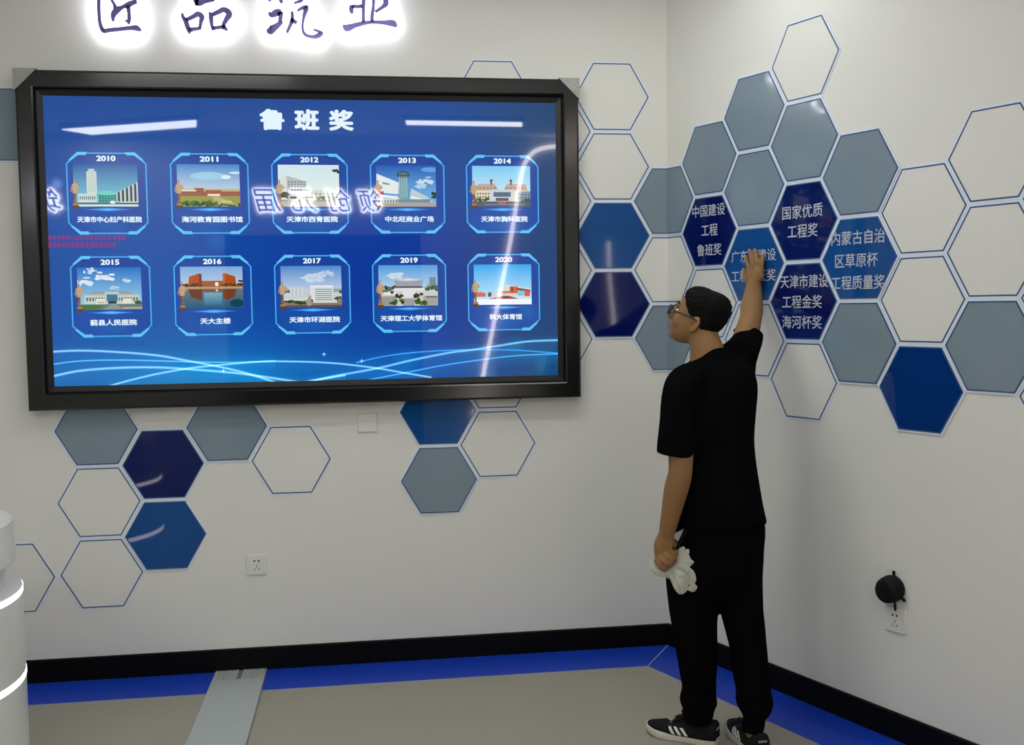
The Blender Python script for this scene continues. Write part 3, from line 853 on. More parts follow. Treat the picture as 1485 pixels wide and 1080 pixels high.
def p2020(p):
    sky(p, (35, 165, 235), (190, 235, 250))
    p.rect(0, .2, .2, .3, (215, 105, 80)); p.oval(.1, .28, .08, .04, (215, 110, 85)); p.poly([(.24, .2), (.3, .3), (.55, .5), (.55, .2)], (185, 205, 215)); p.poly([(.55, .2), (.55, .5), (.98, .4), (.98, .2)], (205, 215, 215)); p.poly([(.24, .2), (.24, .3), (.3, .32), (.3, .2)], (115, 60, 90))
    p.rect(.62, .28, .76, .45, (215, 100, 45)); p.rect(.64, .32, .68, .44, (140, 55, 40)); p.poly([(.74, .36), (.98, .3), (.98, .36), (.74, .42)], (120, 75, 60)); p.rect(.88, .2, .97, .34, (225, 85, 60)); p.rect(.76, .22, .88, .34, (130, 195, 220)); p.rect(.48, .28, .64, .34, (205, 110, 60))
    p.poly([(.24, .14), (.5, .22), (.6, .22), (.8, .13)], (165, 60, 80)); p.rect(.5, .16, .58, .2, (80, 50, 60)); p.rect(0, 0, 1, .14, (240, 245, 248)); p.rect(.72, .17, 1, .2, (215, 225, 230))
CARDS = [('2010', '天津市中心妇产科医院', p2010), ('2011', '海河教育园图书馆', p2011), ('2012', '天津市西青医院', p2012), ('2013', '中北旺商业广场', p2013), ('2014', '天津市胸科医院', p2014),
         ('2015', '蓟县人民医院', p2015), ('2016', '天大主楼', p2016), ('2017', '天津市环湖医院', p2017), ('2019', '天津理工大学体育馆', p2019), ('2020', '科大体育馆', p2020)]
CAPW = [0.260, 0.252, 0.218, 0.212, 0.208, 0.190, 0.126, 0.216, 0.270, 0.146]
LB, LC = (95, 195, 245), (70, 170, 235)
for i, (yr, cap, pf) in enumerate(CARDS):
    x0 = -2.6016 + 0.4182 * (i % 5)
    zt = 2.2595 if i < 5 else 1.8275
    z0 = zt - CH
    ct = bpy.data.objects.new('picture_card', None)
    COL.objects.link(ct); ct.parent = disp
    ct.location = (0, 0, 0)
    ct.matrix_parent_inverse = Matrix.Translation(-Vector(disp.location))
    # frame: thin chamfered outline with thicker corner brackets
    pf_ = Paint(x0, z0, 1, 1, SY - 0.0012)
    c = 0.046
    oc = [(c, CH), (CW - c, CH), (CW, CH - c), (CW, c), (CW - c, 0), (c, 0), (0, c), (0, CH - c)]
    cxm, czm = CW / 2, CH / 2
    def inset(q, d):
        # shrink the octagon by d
        k = d * math.tan(radians(22.5))
        sx = 1 if q[0] < cxm else -1
        sz = 1 if q[1] < czm else -1
        if abs(q[0]) < 1e-6 or abs(q[0] - CW) < 1e-6:
            return (q[0] + sx * d, q[1] + sz * k)
        return (q[0] + sx * k, q[1] + sz * d)
    inn = [inset(q, 0.0055) for q in oc]
    pf_.poly([inset(q, 0.004) for q in oc], (22, 62, 150), (22, 62, 150), (22, 70, 160), (22, 72, 160), (24, 78, 168), (24, 78, 168), (22, 72, 160), (22, 70, 160))
    for k in range(8):
        j = (k + 1) % 8
        pf_.poly([oc[k], oc[j], inn[j], inn[k]], LC)
    for sx in (1, -1):
        for sz in (1, -1):
            def mp(a, b):
                return (a if sx > 0 else CW - a, b if sz > 0 else CH - b)
            pf_.poly([mp(c, -0.002), mp(c + 0.040, -0.002), mp(c + 0.034, 0.011), mp(c + 0.004, 0.011)], LB)
            pf_.poly([mp(c, -0.002), mp(c + 0.004, 0.011), mp(0.020, c - 0.012), mp(0.010, c - 0.014)], LB)
    pf_.build('card_frame', M_IMAGE, ct)
    # picture
    pp = Paint(x0 + 0.0275, zt - 0.046 - 0.178, 0.258, 0.178, SY - 0.0020)
    pf(pp)
    pp.polys = [([(min(1.0, max(0.0, a)), min(1.0, max(0.0, b))) for a, b in pts], cols) for pts, cols in pp.polys]
    pp.build('building_photo', M_IMAGE, ct, step=0.000012)
    # bronze statuette at the left of the picture
    ps = Paint(x0 + 0.012, zt - 0.232, 0.042, 0.125, SY - 0.0046)
    ps.rect(.2, 0, .85, .1, (92, 62, 40)).rect(.28, .1, .78, .17, (165, 125, 80)).rect(.42, .17, .62, .5, (135, 95, 65)).poly([(.3, .5), (.22, .78), (.4, .84), (.66, .84), (.84, .76), (.72, .5)], (190, 160, 125)).poly([(.22, .78), (.08, .6), (.16, .52), (.34, .7)], (170, 135, 100)).poly([(.8, .8), (1, .72), (.92, .66), (.74, .7)], (185, 150, 105)).oval(.5, .91, .1, .075, (175, 140, 110), 8).rect(.36, .3, .46, .5, (110, 75, 50))
    ps.build('statuette', M_IMAGE, ct)
    # glow line below the picture
    pgl = Paint(x0, z0, 1, 1, SY - 0.0026)
    zc = CH - 0.236
    for s in (1, -1):
        pgl.poly([(cxm, zc), (cxm + s * 0.11, zc), (cxm, zc + 0.008)], (90, 190, 250), (0, 0, 0), (0, 0, 0))
        pgl.poly([(cxm, zc), (cxm + s * 0.11, zc), (cxm, zc - 0.010)], (90, 190, 250), (0, 0, 0), (0, 0, 0))
    pgl.oval(cxm, CH * 0.12, 0.11, 0.045, (0, 52, 70), 16, (0, 0, 0))
    pgl.build('glow_line', M_GLOW, ct, step=0.0000005)
    me = lines_mesh('year', [(yr, x0 + CW / 2, zt - 0.0245, 0.077, 0.0235, dict(heavy=0.045))], on_screen)
    link('year', me, M_SCREENTEXT, ct)
    me = lines_mesh('caption', [(cap, x0 + CW / 2 + 0.006, zt - 0.278, CAPW[i], 0.026, dict(heavy=0.035))], on_screen)
    link('caption', me, M_SCREENTEXT, ct)

# clear plastic corner guards on the top corners of the frame
for sx, xo in ((1, DX0), (-1, DX1)):
    bm = bmesh.new()
    w = 0.088
    pts = [(xo - sx * 0.004, DZ1 + 0.004), (xo + sx * w, DZ1 + 0.004), (xo + sx * w * 0.96, DZ1 - 0.002), (xo - sx * 0.002, DZ1 - w)]
    add_prism(bm, [Vector((x, -0.0865, z)) for x, z in pts], [Vector((x, -0.0845, z)) for x, z in pts])
    pts = [(xo - sx * 0.004, DZ1 + 0.004), (xo + sx * w, DZ1 + 0.004), (xo + sx * w, DZ1 + 0.0015), (xo - sx * 0.0015, DZ1 + 0.0015), (xo - sx * 0.0015, DZ1 - w), (xo - sx * 0.004, DZ1 - w)]
    add_prism(bm, [Vector((x, -0.0845, z)) for x, z in pts], [Vector((x, -0.02, z)) for x, z in pts])
    obj('corner_guard', bm, M_FILM, disp)['label'] = 'crumpled clear plastic corner guard'

# ------------------------------------------------------------------ halo-lit sign letters above the screen
STROKES = {
    'craftsman': [[(-2.4445, 2.9497, 0.0038), (-2.4463, 2.9134, 0.0043), (-2.4473, 2.8862, 0.0048), (-2.4481, 2.8408, 0.0043), (-2.4465, 2.8000, 0.0043), (-2.4391, 2.7706, 0.0062), (-2.4325, 2.7571, 0.0048)],
        [(-2.4337, 2.7603, 0.0057), (-2.4002, 2.7665, 0.0057), (-2.3555, 2.7722, 0.0057), (-2.3197, 2.7767, 0.0067), (-2.2996, 2.7763, 0.0095), (-2.2833, 2.7666, 0.0019)],
        [(-2.4510, 2.9540, 0.0038), (-2.3931, 2.9625, 0.0043), (-2.3218, 2.9692, 0.0038)],
        [(-2.4034, 2.9237, 0.0024), (-2.3966, 2.8899, 0.0033), (-2.3854, 2.8697, 0.0043), (-2.3828, 2.8539, 0.0057)],
        [(-2.2957, 2.8868, 0.0057), (-2.3252, 2.8737, 0.0086), (-2.3524, 2.8606, 0.0057), (-2.3728, 2.8496, 0.0105), (-2.3866, 2.8356, 0.0105), (-2.3925, 2.8195, 0.0067), (-2.3932, 2.8004, 0.0019)],
        [(-2.3321, 2.8666, 0.0076), (-2.3291, 2.8394, 0.0052), (-2.3282, 2.8121, 0.0052), (-2.3317, 2.7901, 0.0014)],
        [(-2.3454, 2.8071, 0.0014), (-2.3344, 2.8028, 0.0048)],
        [(-2.3230, 2.9351, 0.0024), (-2.3593, 2.9159, 0.0038), (-2.3996, 2.9057, 0.0048)]],
    'product': [[(-2.1139, 2.8414, 0.0019), (-2.1112, 2.8268, 0.0043), (-2.1005, 2.8087, 0.0076), (-2.0923, 2.7813, 0.0076), (-2.0871, 2.7593, 0.0024)],
        [(-2.1003, 2.8142, 0.0057), (-2.0704, 2.8278, 0.0067), (-2.0496, 2.8398, 0.0086), (-2.0340, 2.8287, 0.0086), (-2.0393, 2.8056, 0.0057), (-2.0437, 2.7825, 0.0038)],
        [(-2.0880, 2.7731, 0.0067), (-2.0674, 2.7782, 0.0057), (-2.0391, 2.7816, 0.0029)],
        [(-2.0033, 2.8503, 0.0019), (-1.9974, 2.8343, 0.0067), (-1.9960, 2.8067, 0.0057), (-1.9910, 2.7754, 0.0029)],
        [(-1.9951, 2.8367, 0.0057), (-1.9650, 2.8513, 0.0076), (-1.9419, 2.8611, 0.0086), (-1.9217, 2.8455, 0.0105), (-1.9339, 2.8221, 0.0076), (-1.9460, 2.7987, 0.0057), (-1.9441, 2.7849, 0.0048)],
        [(-1.9922, 2.7837, 0.0057), (-1.9624, 2.7877, 0.0048), (-1.9441, 2.7872, 0.0067), (-1.9321, 2.7750, 0.0019)],
        [(-2.0664, 2.9518, 0.0029), (-2.0605, 2.9245, 0.0067), (-2.0569, 2.8971, 0.0086), (-2.0530, 2.8761, 0.0038)],
        [(-2.0594, 2.8878, 0.0095), (-2.0413, 2.8860, 0.0105), (-2.0184, 2.8935, 0.0067), (-1.9794, 2.9015, 0.0048)],
        [(-2.0622, 2.9428, 0.0057), (-2.0208, 2.9623, 0.0067), (-1.9846, 2.9542, 0.0086), (-1.9926, 2.9172, 0.0057), (-1.9886, 2.8990, 0.0048)]],
    'build': [[(-1.7572, 2.8553, 0.0024), (-1.7459, 2.8454, 0.0095), (-1.7225, 2.8553, 0.0124), (-1.7038, 2.8605, 0.0067)],
        [(-1.7108, 2.8580, 0.0105), (-1.7091, 2.8371, 0.0067), (-1.7129, 2.8161, 0.0067)],
        [(-1.7003, 2.8164, 0.0019), (-1.7145, 2.8081, 0.0076), (-1.7358, 2.7922, 0.0114), (-1.7546, 2.7811, 0.0153), (-1.7623, 2.7893, 0.0048)],
        [(-1.6610, 2.8616, 0.0038), (-1.6597, 2.8384, 0.0043), (-1.6640, 2.8173, 0.0057), (-1.6754, 2.7914, 0.0043), (-1.6852, 2.7725, 0.0029)],
        [(-1.6698, 2.8279, 0.0038), (-1.6560, 2.8222, 0.0067), (-1.6413, 2.8132, 0.0048)],
        [(-1.6395, 2.8631, 0.0014), (-1.6196, 2.8757, 0.0048), (-1.5984, 2.8828, 0.0048), (-1.6035, 2.8678, 0.0076), (-1.6111, 2.8443, 0.0043), (-1.6175, 2.8115, 0.0029), (-1.6173, 2.7834, 0.0033), (-1.6061, 2.7650, 0.0038), (-1.5805, 2.7577, 0.0038), (-1.5570, 2.7615, 0.0067), (-1.5403, 2.7712, 0.0057), (-1.5472, 2.7781, 0.0048), (-1.5737, 2.7882, 0.0014)],
        [(-1.7537, 2.9009, 0.0038), (-1.7461, 2.9243, 0.0048), (-1.7362, 2.9477, 0.0029)],
        [(-1.7029, 2.8939, 0.0029), (-1.7071, 2.9115, 0.0067), (-1.7088, 2.9346, 0.0048)],
        [(-1.6517, 2.8953, 0.0014), (-1.6235, 2.9068, 0.0048), (-1.6161, 2.9233, 0.0048)],
        [(-1.7569, 2.9517, 0.0038), (-1.7009, 2.9673, 0.0048)],
        [(-1.6548, 2.9547, 0.0038), (-1.6172, 2.9698, 0.0038)]],
    'trade': [[(-1.4079, 2.8941, 0.0057), (-1.4106, 2.8753, 0.0076), (-1.4054, 2.8580, 0.0024)],
        [(-1.4080, 2.8894, 0.0048), (-1.3796, 2.8888, 0.0048), (-1.3629, 2.8930, 0.0057)],
        [(-1.3561, 2.9869, 0.0057), (-1.3565, 2.9447, 0.0057), (-1.3582, 2.8931, 0.0057), (-1.3603, 2.8602, 0.0052), (-1.3602, 2.8235, 0.0052)],
        [(-1.3110, 2.9883, 0.0048), (-1.3134, 2.9413, 0.0048), (-1.3169, 2.8895, 0.0048), (-1.3224, 2.8564, 0.0057), (-1.3240, 2.8258, 0.0052)],
        [(-1.2714, 2.9472, 0.0038), (-1.2648, 2.9239, 0.0086), (-1.2628, 2.9051, 0.0095), (-1.2798, 2.8882, 0.0057), (-1.3088, 2.8686, 0.0038)],
        [(-1.4466, 2.8101, 0.0019), (-1.4313, 2.7982, 0.0114), (-1.3956, 2.8099, 0.0076), (-1.3526, 2.8213, 0.0057), (-1.3193, 2.8250, 0.0038), (-1.2716, 2.8248, 0.0067), (-1.2335, 2.8219, 0.0114), (-1.2204, 2.8071, 0.0029)]],
}
SIGN_Y0, SIGN_Y1 = -0.030, -0.048
def brush(bm, pts, y0, y1, grow=0.0):
    q = catmull([(x, z, w) for x, z, w in pts], 5)
    L, R = [], []
    for i in range(len(q)):
        a = q[max(i - 1, 0)]; b = q[min(i + 1, len(q) - 1)]
        dx, dzz = b[0] - a[0], b[1] - a[1]
        l = sqrt(dx * dx + dzz * dzz) or 1
        w = max(q[i][2], 0.0005) + grow
        L.append((q[i][0] - dzz / l * w, q[i][1] + dx / l * w))
        R.append((q[i][0] + dzz / l * w, q[i][1] - dx / l * w))
    rings = [[Vector((l[0], y0, l[1])), Vector((r[0], y0, r[1])), Vector((r[0], y1, r[1])), Vector((l[0], y1, l[1]))] for l, r in zip(L, R)]
    add_rings(bm, rings)
SIGNLAB = {'craftsman': 'first glowing sign letter above the left end of the screen', 'product': 'second glowing sign letter, built of small squares, above the screen', 'build': 'third glowing sign letter above the screen, with a long hooked tail', 'trade': 'last glowing sign letter on the right, with a long flat base stroke'}
for key, strokes in STROKES.items():
    xs = [q[0] for s in strokes for q in s]; zs = [q[1] for s in strokes for q in s]
    t = thing('sign_letter', SIGNLAB[key], 'sign letter', (sum(xs) / len(xs), 0, min(zs)), 'halo lit letters of the wall sign')
    bm = bmesh.new()
    for s in strokes:
        brush(bm, s, SIGN_Y0, SIGN_Y1, 0.0026)
    obj('letter_face', bm, M_SIGN, t)
    bm = bmesh.new()
    for s in strokes:
        brush(bm, s, -0.016, -0.029, -0.0008)
    obj('backlight', bm, E_HALO, t)

# ------------------------------------------------------------------ sockets and blank plate
def face_plate(name, label, cat, P, w, h, holes, group=None):
    """P(a, b, d) -> 3-D point around the plate centre"""
    bm = bmesh.new()
    def rr(k, d):
        r = 0.004
        pts = []
        for cx, cz, a0 in ((1, 1, 0), (-1, 1, 90), (-1, -1, 180), (1, -1, 270)):
            for a in (0, 45, 90):
                aa = radians(a0 + a)
                pts.append(P(cx * (w / 2 - r - k) + r * cos(aa), cz * (h / 2 - r - k) + r * sin(aa), d))
        return pts
    add_rings(bm, [rr(0, 0), rr(0, 0.006), rr(0.0015, 0.0085), rr(0.003, 0.009)])
    o = tag(obj(name, bm, M_SOCKET), label, cat, group)
    if holes:
        bm = bmesh.new()
        a, b = 0.033, 0.033
        pts = [(-a, -b), (a, -b), (a, b), (-a, b)]
        add_prism(bm, [P(x, z, 0.0098) for x, z in pts], [P(x, z, 0.0085) for x, z in pts])
        obj('socket_face', bm, M_SOCKET, o)
        def slot(bm, cx, cz, w_, h_, ang, n=0):
            if n:
                q = [(cx + w_ * cos(2 * pi * i / n), cz + w_ * sin(2 * pi * i / n)) for i in range(n)]
            else:
                q = [(cx + x * cos(ang) - z * sin(ang), cz + x * sin(ang) + z * cos(ang)) for x, z in ((-w_, -h_), (w_, -h_), (w_, h_), (-w_, h_))]
            add_prism(bm, [P(x, z, 0.0102) for x, z in q], [P(x, z, 0.0092) for x, z in q])
        for cx, cz, w_, h_, an, n in ((-0.009, 0.017, 0.0042, 0, 0, 12), (0.009, 0.017, 0.0042, 0, 0, 12), (0, -0.006, 0.0013, 0.0055, 0, 0), (-0.0085, -0.020, 0.0013, 0.005, 0.5, 0), (0.0085, -0.020, 0.0013, 0.005, -0.5, 0)):
            bm = bmesh.new(); slot(bm, cx, cz, w_, h_, an, n)
            obj('pin_hole', bm, M_HOLE, o)
    else:
        bm = bmesh.new()
        pts = [(-0.036, -0.036), (0.036, -0.036), (0.036, 0.036), (-0.036, 0.036)]
        add_prism(bm, [P(x, z, 0.0100) for x, z in pts], [P(x, z, 0.0085) for x, z in pts])
        obj('cover_insert', bm, M_SOCKET, o)
    return o
bx, bz = (-1.879, 0.4729)
face_plate('power_socket', 'white power socket low on the back wall, above the metal floor strip', 'socket', lambda a, b, d: Vector((bx + a, -d, bz + b)), 0.090, 0.090, True, 'wall plates')
qx, qz = (-1.3814, 1.0881)
face_plate('blank_plate', 'plain white blank plate just under the screen', 'wall plate', lambda a, b, d: Vector((qx + a, -d, qz + b)), 0.086, 0.084, False, 'wall plates')
sx_, sz_ = (1.2716, 0.4432)
face_plate('power_socket', 'white power socket low on the angled wall under the black round fitting', 'socket', lambda a, b, d: rp(sx_ + a, d, sz_ + b), 0.092, 0.092, True, 'wall plates')

# black round fitting on the right wall
ds, dzv = (1.2643, 0.5583)
def dp(a, b, d):
    return rp(ds + a, d, dzv + b)
dev = thing('round_wall_fitting', 'black round drum fitting hanging on the angled wall above a socket', 'wall fitting', tuple(dp(0, 0, 0)))
bm = bmesh.new()
rings = []
for d, r, sh in ((0.001, 0.030, 0), (0.004, 0.046, 0), (0.018, 0.049, 0), (0.034, 0.048, -.004), (0.052, 0.045, -.008), (0.060, 0.040, -.010), (0.063, 0.030, -.011)):
    rings.append([dp(r * cos(2 * pi * k / 32), r * sin(2 * pi * k / 32) + sh * 0.4, d) for k in range(32)])
add_rings(bm, rings)
obj('drum', bm, M_BLACKPLASTIC, dev, smooth=True)
for a, b in ((0.004, 0.055), (0.046, -0.030)):
    bm = bmesh.new()
    l = sqrt(a * a + b * b)
    add_tube(bm, [dp(a * 0.85, b * 0.85, 0.012), dp(a * 1.1, b * 1.1, 0.014)], [0.0045, 0.006], n=10, sub=2)
    obj('knob', bm, M_BLACKPLASTIC, dev, smooth=True)
bm = bmesh.new()
add_tube(bm, [dp(0.010, -0.044, 0.015), dp(0.013, -0.060, 0.016), dp(0.010, -0.075, 0.010), dp(0.008, -0.083, 0.003)], [0.0045] * 4, n=8, sub=4)
obj('cable', bm, M_BLACKPLASTIC, dev, smooth=True)

# ------------------------------------------------------------------ white round column with light rings
CX, CY, CR = -2.923, -1.178, 0.420
col = thing('round_column', 'white round tiered column with glowing light rings at the left picture edge', 'column', (CX, CY, 0))
def lathe(bm, prof, n=72):
    add_rings(bm, [[Vector((CX + r * cos(2 * pi * k / n), CY + r * sin(2 * pi * k / n), z)) for k in range(n)] for r, z in prof])
Z1, Z2 = 0.4143, 0.6921
bm = bmesh.new(); lathe(bm, [(CR, 0), (CR, Z1 - 0.011), (CR - 0.004, Z1 - 0.008)])
obj('lower_tier', bm, M_COLUMN, col, smooth=False)
bm = bmesh.new(); lathe(bm, [(CR - 0.004, Z1 - 0.008), (CR + 0.001, Z1 - 0.007), (CR + 0.001, Z1 + 0.007), (CR - 0.004, Z1 + 0.008)])
obj('light_ring', bm, E_RING, col)
bm = bmesh.new(); lathe(bm, [(CR - 0.004, Z1 + 0.008), (CR, Z1 + 0.011), (CR, Z2 - 0.011), (CR - 0.004, Z2 - 0.008)])
obj('middle_tier', bm, M_COLUMN, col)
bm = bmesh.new(); lathe(bm, [(CR - 0.004, Z2 - 0.008), (CR + 0.001, Z2 - 0.007), (CR + 0.001, Z2 + 0.006), (CR - 0.003, Z2 + 0.007)])
obj('light_ring', bm, E_RING, col)
bm = bmesh.new(); lathe(bm, [(CR - 0.0035, Z2 + 0.005), (CR - 0.001, Z2 + 0.009), (CR - 0.004, Z2 + 0.012), (CR - 0.05, Z2 + 0.014), (CR - 0.05, Z2 + 0.10)])
obj('neck', bm, M_COLUMN, col)
bm = bmesh.new(); lathe(bm, [(CR - 0.05, Z2 + 0.097), (CR - 0.018, Z2 + 0.098), (CR - 0.014, Z2 + 0.104), (CR - 0.022, Z2 + 0.228), (CR - 0.030, Z2 + 0.236), (CR - 0.34, Z2 + 0.240)])
obj('top_disc', bm, M_COLUMN, col)

# ------------------------------------------------------------------ the man
VR = Vector((0.990, -0.141, 0.0))      # across the man as seen from the room
VD = Vector((0.141, 0.990, 0.0))       # depth, towards the back wall
UP = Vector((0, 0, 1))
man = thing('person', 'man in black shirt and trousers reaching up to press a blue hexagon on the wall', 'person', (-0.1505, -1.1, 0.0))

# head frame: facing left and into the room corner, chin lifted
HC = Vector((-0.2015, -1.06, 1.5412))
yaw = radians(28)
Ff = (VR * -cos(yaw) + VD * sin(yaw))
pitch = radians(22)
HF = (Ff * cos(pitch) + UP * sin(pitch)).normalized()
HU = (UP * cos(pitch) - Ff * sin(pitch)).normalized()
HL = HU.cross(HF).normalized()         # his left
def hd(f, l, u):
    return HC + (HF * f + HL * l + HU * u) * 0.9
HEAD = [(-.116, .046, .020, .022), (-.108, .044, .034, .040), (-.090, .034, .048, .058), (-.065, .020, .060, .078), (-.035, .010, .067, .088), (0, .003, .071, .093),
        (.030, 0, .073, .096), (.060, -.004, .071, .094), (.085, -.008, .061, .082), (.103, -.010, .042, .058), (.111, -.010, .016, .022)]
def head_pt(u, ang, grow=0.0):
    """point on the skull at height u, angle from straight ahead towards his left"""
    for a, b in zip(HEAD, HEAD[1:]):
        if a[0] <= u <= b[0]:
            t = (u - a[0]) / (b[0] - a[0]); break
    else:
        a, b, t = (HEAD[-2], HEAD[-1], 1.0) if u > 0 else (HEAD[0], HEAD[1], 0.0)
    c, w, d = (a[k] + (b[k] - a[k]) * t for k in (1, 2, 3))
    ca, sa = cos(ang), sin(ang)
    e = 2 / 2.25
    return hd(c + (d + grow) * math.copysign(abs(ca) ** e, ca), (w + grow) * math.copysign(abs(sa) ** e, sa), u)

body = bmesh.new()
add_rings(body, [[head_pt(u, 2 * pi * k / 32) for k in range(32)] for u, *_ in catmull([h[:1] for h in HEAD], 3)])
# brow, nose, cheeks, lips, chin, ear
add_tube(body, [hd(.088, .045, .026), hd(.097, .02, .024), hd(.097, -.02, .024), hd(.088, -.045, .026)], [.007, .009, .009, .007], n=10)
add_tube(body, [hd(.092, 0, .018), hd(.104, 0, -.005), hd(.116, 0, -.026), hd(.104, 0, -.036)], [.007, .009, .013, .010], n=10)
for s in (1, -1):
    add_ellipsoid(body, hd(.100, s * .011, -.030), [HF * .010, HL * .009, HU * .008])
    add_ellipsoid(body, hd(.062, s * .038, -.034), [HF * .024, HL * .024, HU * .030])
    # ear
    ec = hd(-.010, s * .0735, -.024)
    loop = [(.004, .030), (-.014, .033), (-.026, .020), (-.024, .000), (-.012, -.018), (.002, -.030), (.008, -.024), (.006, -.010)]
    add_tube(body, [ec + HF * a + HU * b + HL * s * (.010 if a < -.01 else .004) for a, b in [(x * .66, y * .78) for x, y in loop]], [.0046] * len(loop), n=8)
    add_tube(body, [ec + HF * -.002 + HU * .014, ec + HF * -.012 + HU * .010 + HL * s * .003, ec + HF * -.006 + HU * -.012 + HL * s * .001], [.006, .007, .007], n=8)
add_ellipsoid(body, hd(.090, 0, -.062), [HF * .014, HL * .024, HU * .011])
add_ellipsoid(body, hd(.078, 0, -.100), [HF * .016, HL * .020, HU * .014])

# neck, trunk and legs (under the clothes)
NB = Vector((-0.1712, -1.09, 1.3795))
add_loft(body, [(hd(-.022, 0, -.035), VR * .054, VD * .058), (Vector((-0.1847, -1.085, 1.4482)), VR * .058, VD * .058), (NB, VR * .072, VD * .066), (Vector((-0.1646, -1.1, 1.3015)), VR * .085, VD * .075)], sub=4)
add_loft(body, [(Vector((-0.1594, -1.1, 1.3749)), VR * .085, VD * .07), (Vector((-0.1595, -1.1, 1.2768)), VR * .115, VD * .085), (Vector((-0.1616, -1.12, 1.0824)), VR * .105, VD * .085), (Vector((-0.1577, -1.13, 0.8619)), VR * .115, VD * .09), (Vector((-0.1604, -1.13, 0.701)), VR * .12, VD * .085), (Vector((-0.1605, -1.13, 0.6388)), VR * .09, VD * .06)])
LLEG = [((-0.2411, -1.12, 0.6402), .058), ((-0.2364, -1.12, 0.4652), .054), ((-0.2225, -1.1, 0.3321), .048), ((-0.2109, -1.08, 0.197), .034), ((-0.2069, -1.075, 0.0846), .030)]
RLEG = [((-0.0823, -1.14, 0.6374), .056), ((-0.0706, -1.15, 0.4649), .052), ((-0.055, -1.17, 0.3454), .048), ((-0.0473, -1.19, 0.2021), .033), ((-0.051, -1.2, 0.0763), .029)]
for leg in (LLEG, RLEG):
    add_tube(body, [q[0] for q in leg], [q[1] for q in leg], n=18)

# raised right arm: shoulder, elbow, wrist, with the hand spread flat on the panel
RSH = Vector((-0.0363, -1.03, 1.3936)); REL = Vector((0.08, -0.83, 1.5403)); RWR = Vector((0.1953, -0.5617, 1.6691))
add_tube(body, [RSH, RSH.lerp(REL, .5) + UP * .004, REL, REL.lerp(RWR, .3), REL.lerp(RWR, .65), RWR], [.052, .047, .042, .044, .037, .0305], n=18, sub=4)
add_tube(body, [Vector((-0.133, -1.09, 1.3369)), RSH], [.07, .055], n=16, sub=4)
def wall_pt(s, d, z):
    return rp(s, d, z)
# palm and fingers on the wall
def lerp3(a, b, t): return Vector(a).lerp(Vector(b), t)
FING = {'index': [(0.1882, -0.5301, 1.7321), (0.184, -0.5254, 1.7521), (0.1879, -0.5038, 1.7701), (0.1916, -0.486, 1.7851)],
        'middle': [(0.1968, -0.55, 1.7425), (0.1929, -0.5486, 1.7679), (0.1967, -0.527, 1.7915), (0.2011, -0.5081, 1.8109)],
        'ring': [(0.206, -0.5716, 1.743), (0.2037, -0.5737, 1.7667), (0.2088, -0.5552, 1.79), (0.2135, -0.5371, 1.8106)],
        'little': [(0.2163, -0.5904, 1.7324), (0.2167, -0.5965, 1.7516), (0.2233, -0.5841, 1.7717), (0.2294, -0.5716, 1.7904)],
        'thumb': [(0.1823, -0.5417, 1.6781), (0.1763, -0.5226, 1.6928), (0.179, -0.5036, 1.7104), (0.1859, -0.484, 1.731)]}
FR = {'index': .0098, 'middle': .0102, 'ring': .0098, 'little': .0086, 'thumb': .0115}
for k in ('index', 'middle', 'ring', 'little'):
    a = Vector(FING[k][0])
    add_tube(body, [RWR, RWR.lerp(a, .55) + RN * .004, a], [.024, .0185, .0135], n=12)
PC = Vector((0.203, -0.5645, 1.7082))
add_ellipsoid(body, PC, [Vector(RD) * .043, RN * .016, UP * .034])
add_tube(body, [RWR, Vector(FING['thumb'][0])], [.020, .016], n=12, sub=2)
for k, q in FING.items():
    r = FR[k]
    add_tube(body, q, [r * 1.12, r * 1.03, r * .98, r * .86], n=12, sub=4)

# hanging left arm with a closed hand
LSH = Vector((-0.3173, -1.2, 1.2888)); LEL = Vector((-0.3282, -1.24, 1.0329)); LWR = Vector((-0.3627, -1.19, 0.8048))
add_tube(body, [Vector((-0.2419, -1.15, 1.3167)), LSH, LSH.lerp(LEL, .5), LEL, LEL.lerp(LWR, .3), LEL.lerp(LWR, .7), LWR], [.05, .046, .045, .041, .042, .034, .028], n=18, sub=4)
def lh(px, py, dd):
    """left hand: metres across, up and in depth from the wrist"""
    return LWR + VR * px + UP * py + VD * dd
add_loft(body, [(lh(0, .004, 0), VR * .026, VD * .021), (lh(-.008, -.030, .003), VR * .034, VD * .020), (lh(-.014, -.058, .003), VR * .031, VD * .019), (lh(-.020, -.082, .004), VR * .022, VD * .015)], sub=4, n=20)
LF = {'index': [(.006, -.058, -.002), (.022, -.070, -.006), (.034, -.074, .010), (.030, -.078, .026)],
      'middle': [(-.012, -.070, -.006), (.006, -.086, -.016), (.025, -.090, -.006), (.030, -.092, .014)],
      'ring': [(-.026, -.082, -.006), (-.010, -.102, -.018), (.012, -.108, -.008), (.018, -.108, .012)],
      'little': [(-.036, -.090, -.002), (-.025, -.116, -.012), (-.004, -.126, -.004), (.004, -.124, .012)],
      'thumb': [(.020, -.034, .014), (.034, -.052, .018), (.042, -.072, .016), (.038, -.088, .014)]}
LFR = {'index': .0092, 'middle': .0094, 'ring': .0092, 'little': .0084, 'thumb': .0105}
for k, q in LF.items():
    r = LFR[k]
    add_tube(body, [lh(*v) for v in q], [r * 1.12, r * 1.04, r * .98, r * .86], n=12, sub=4)
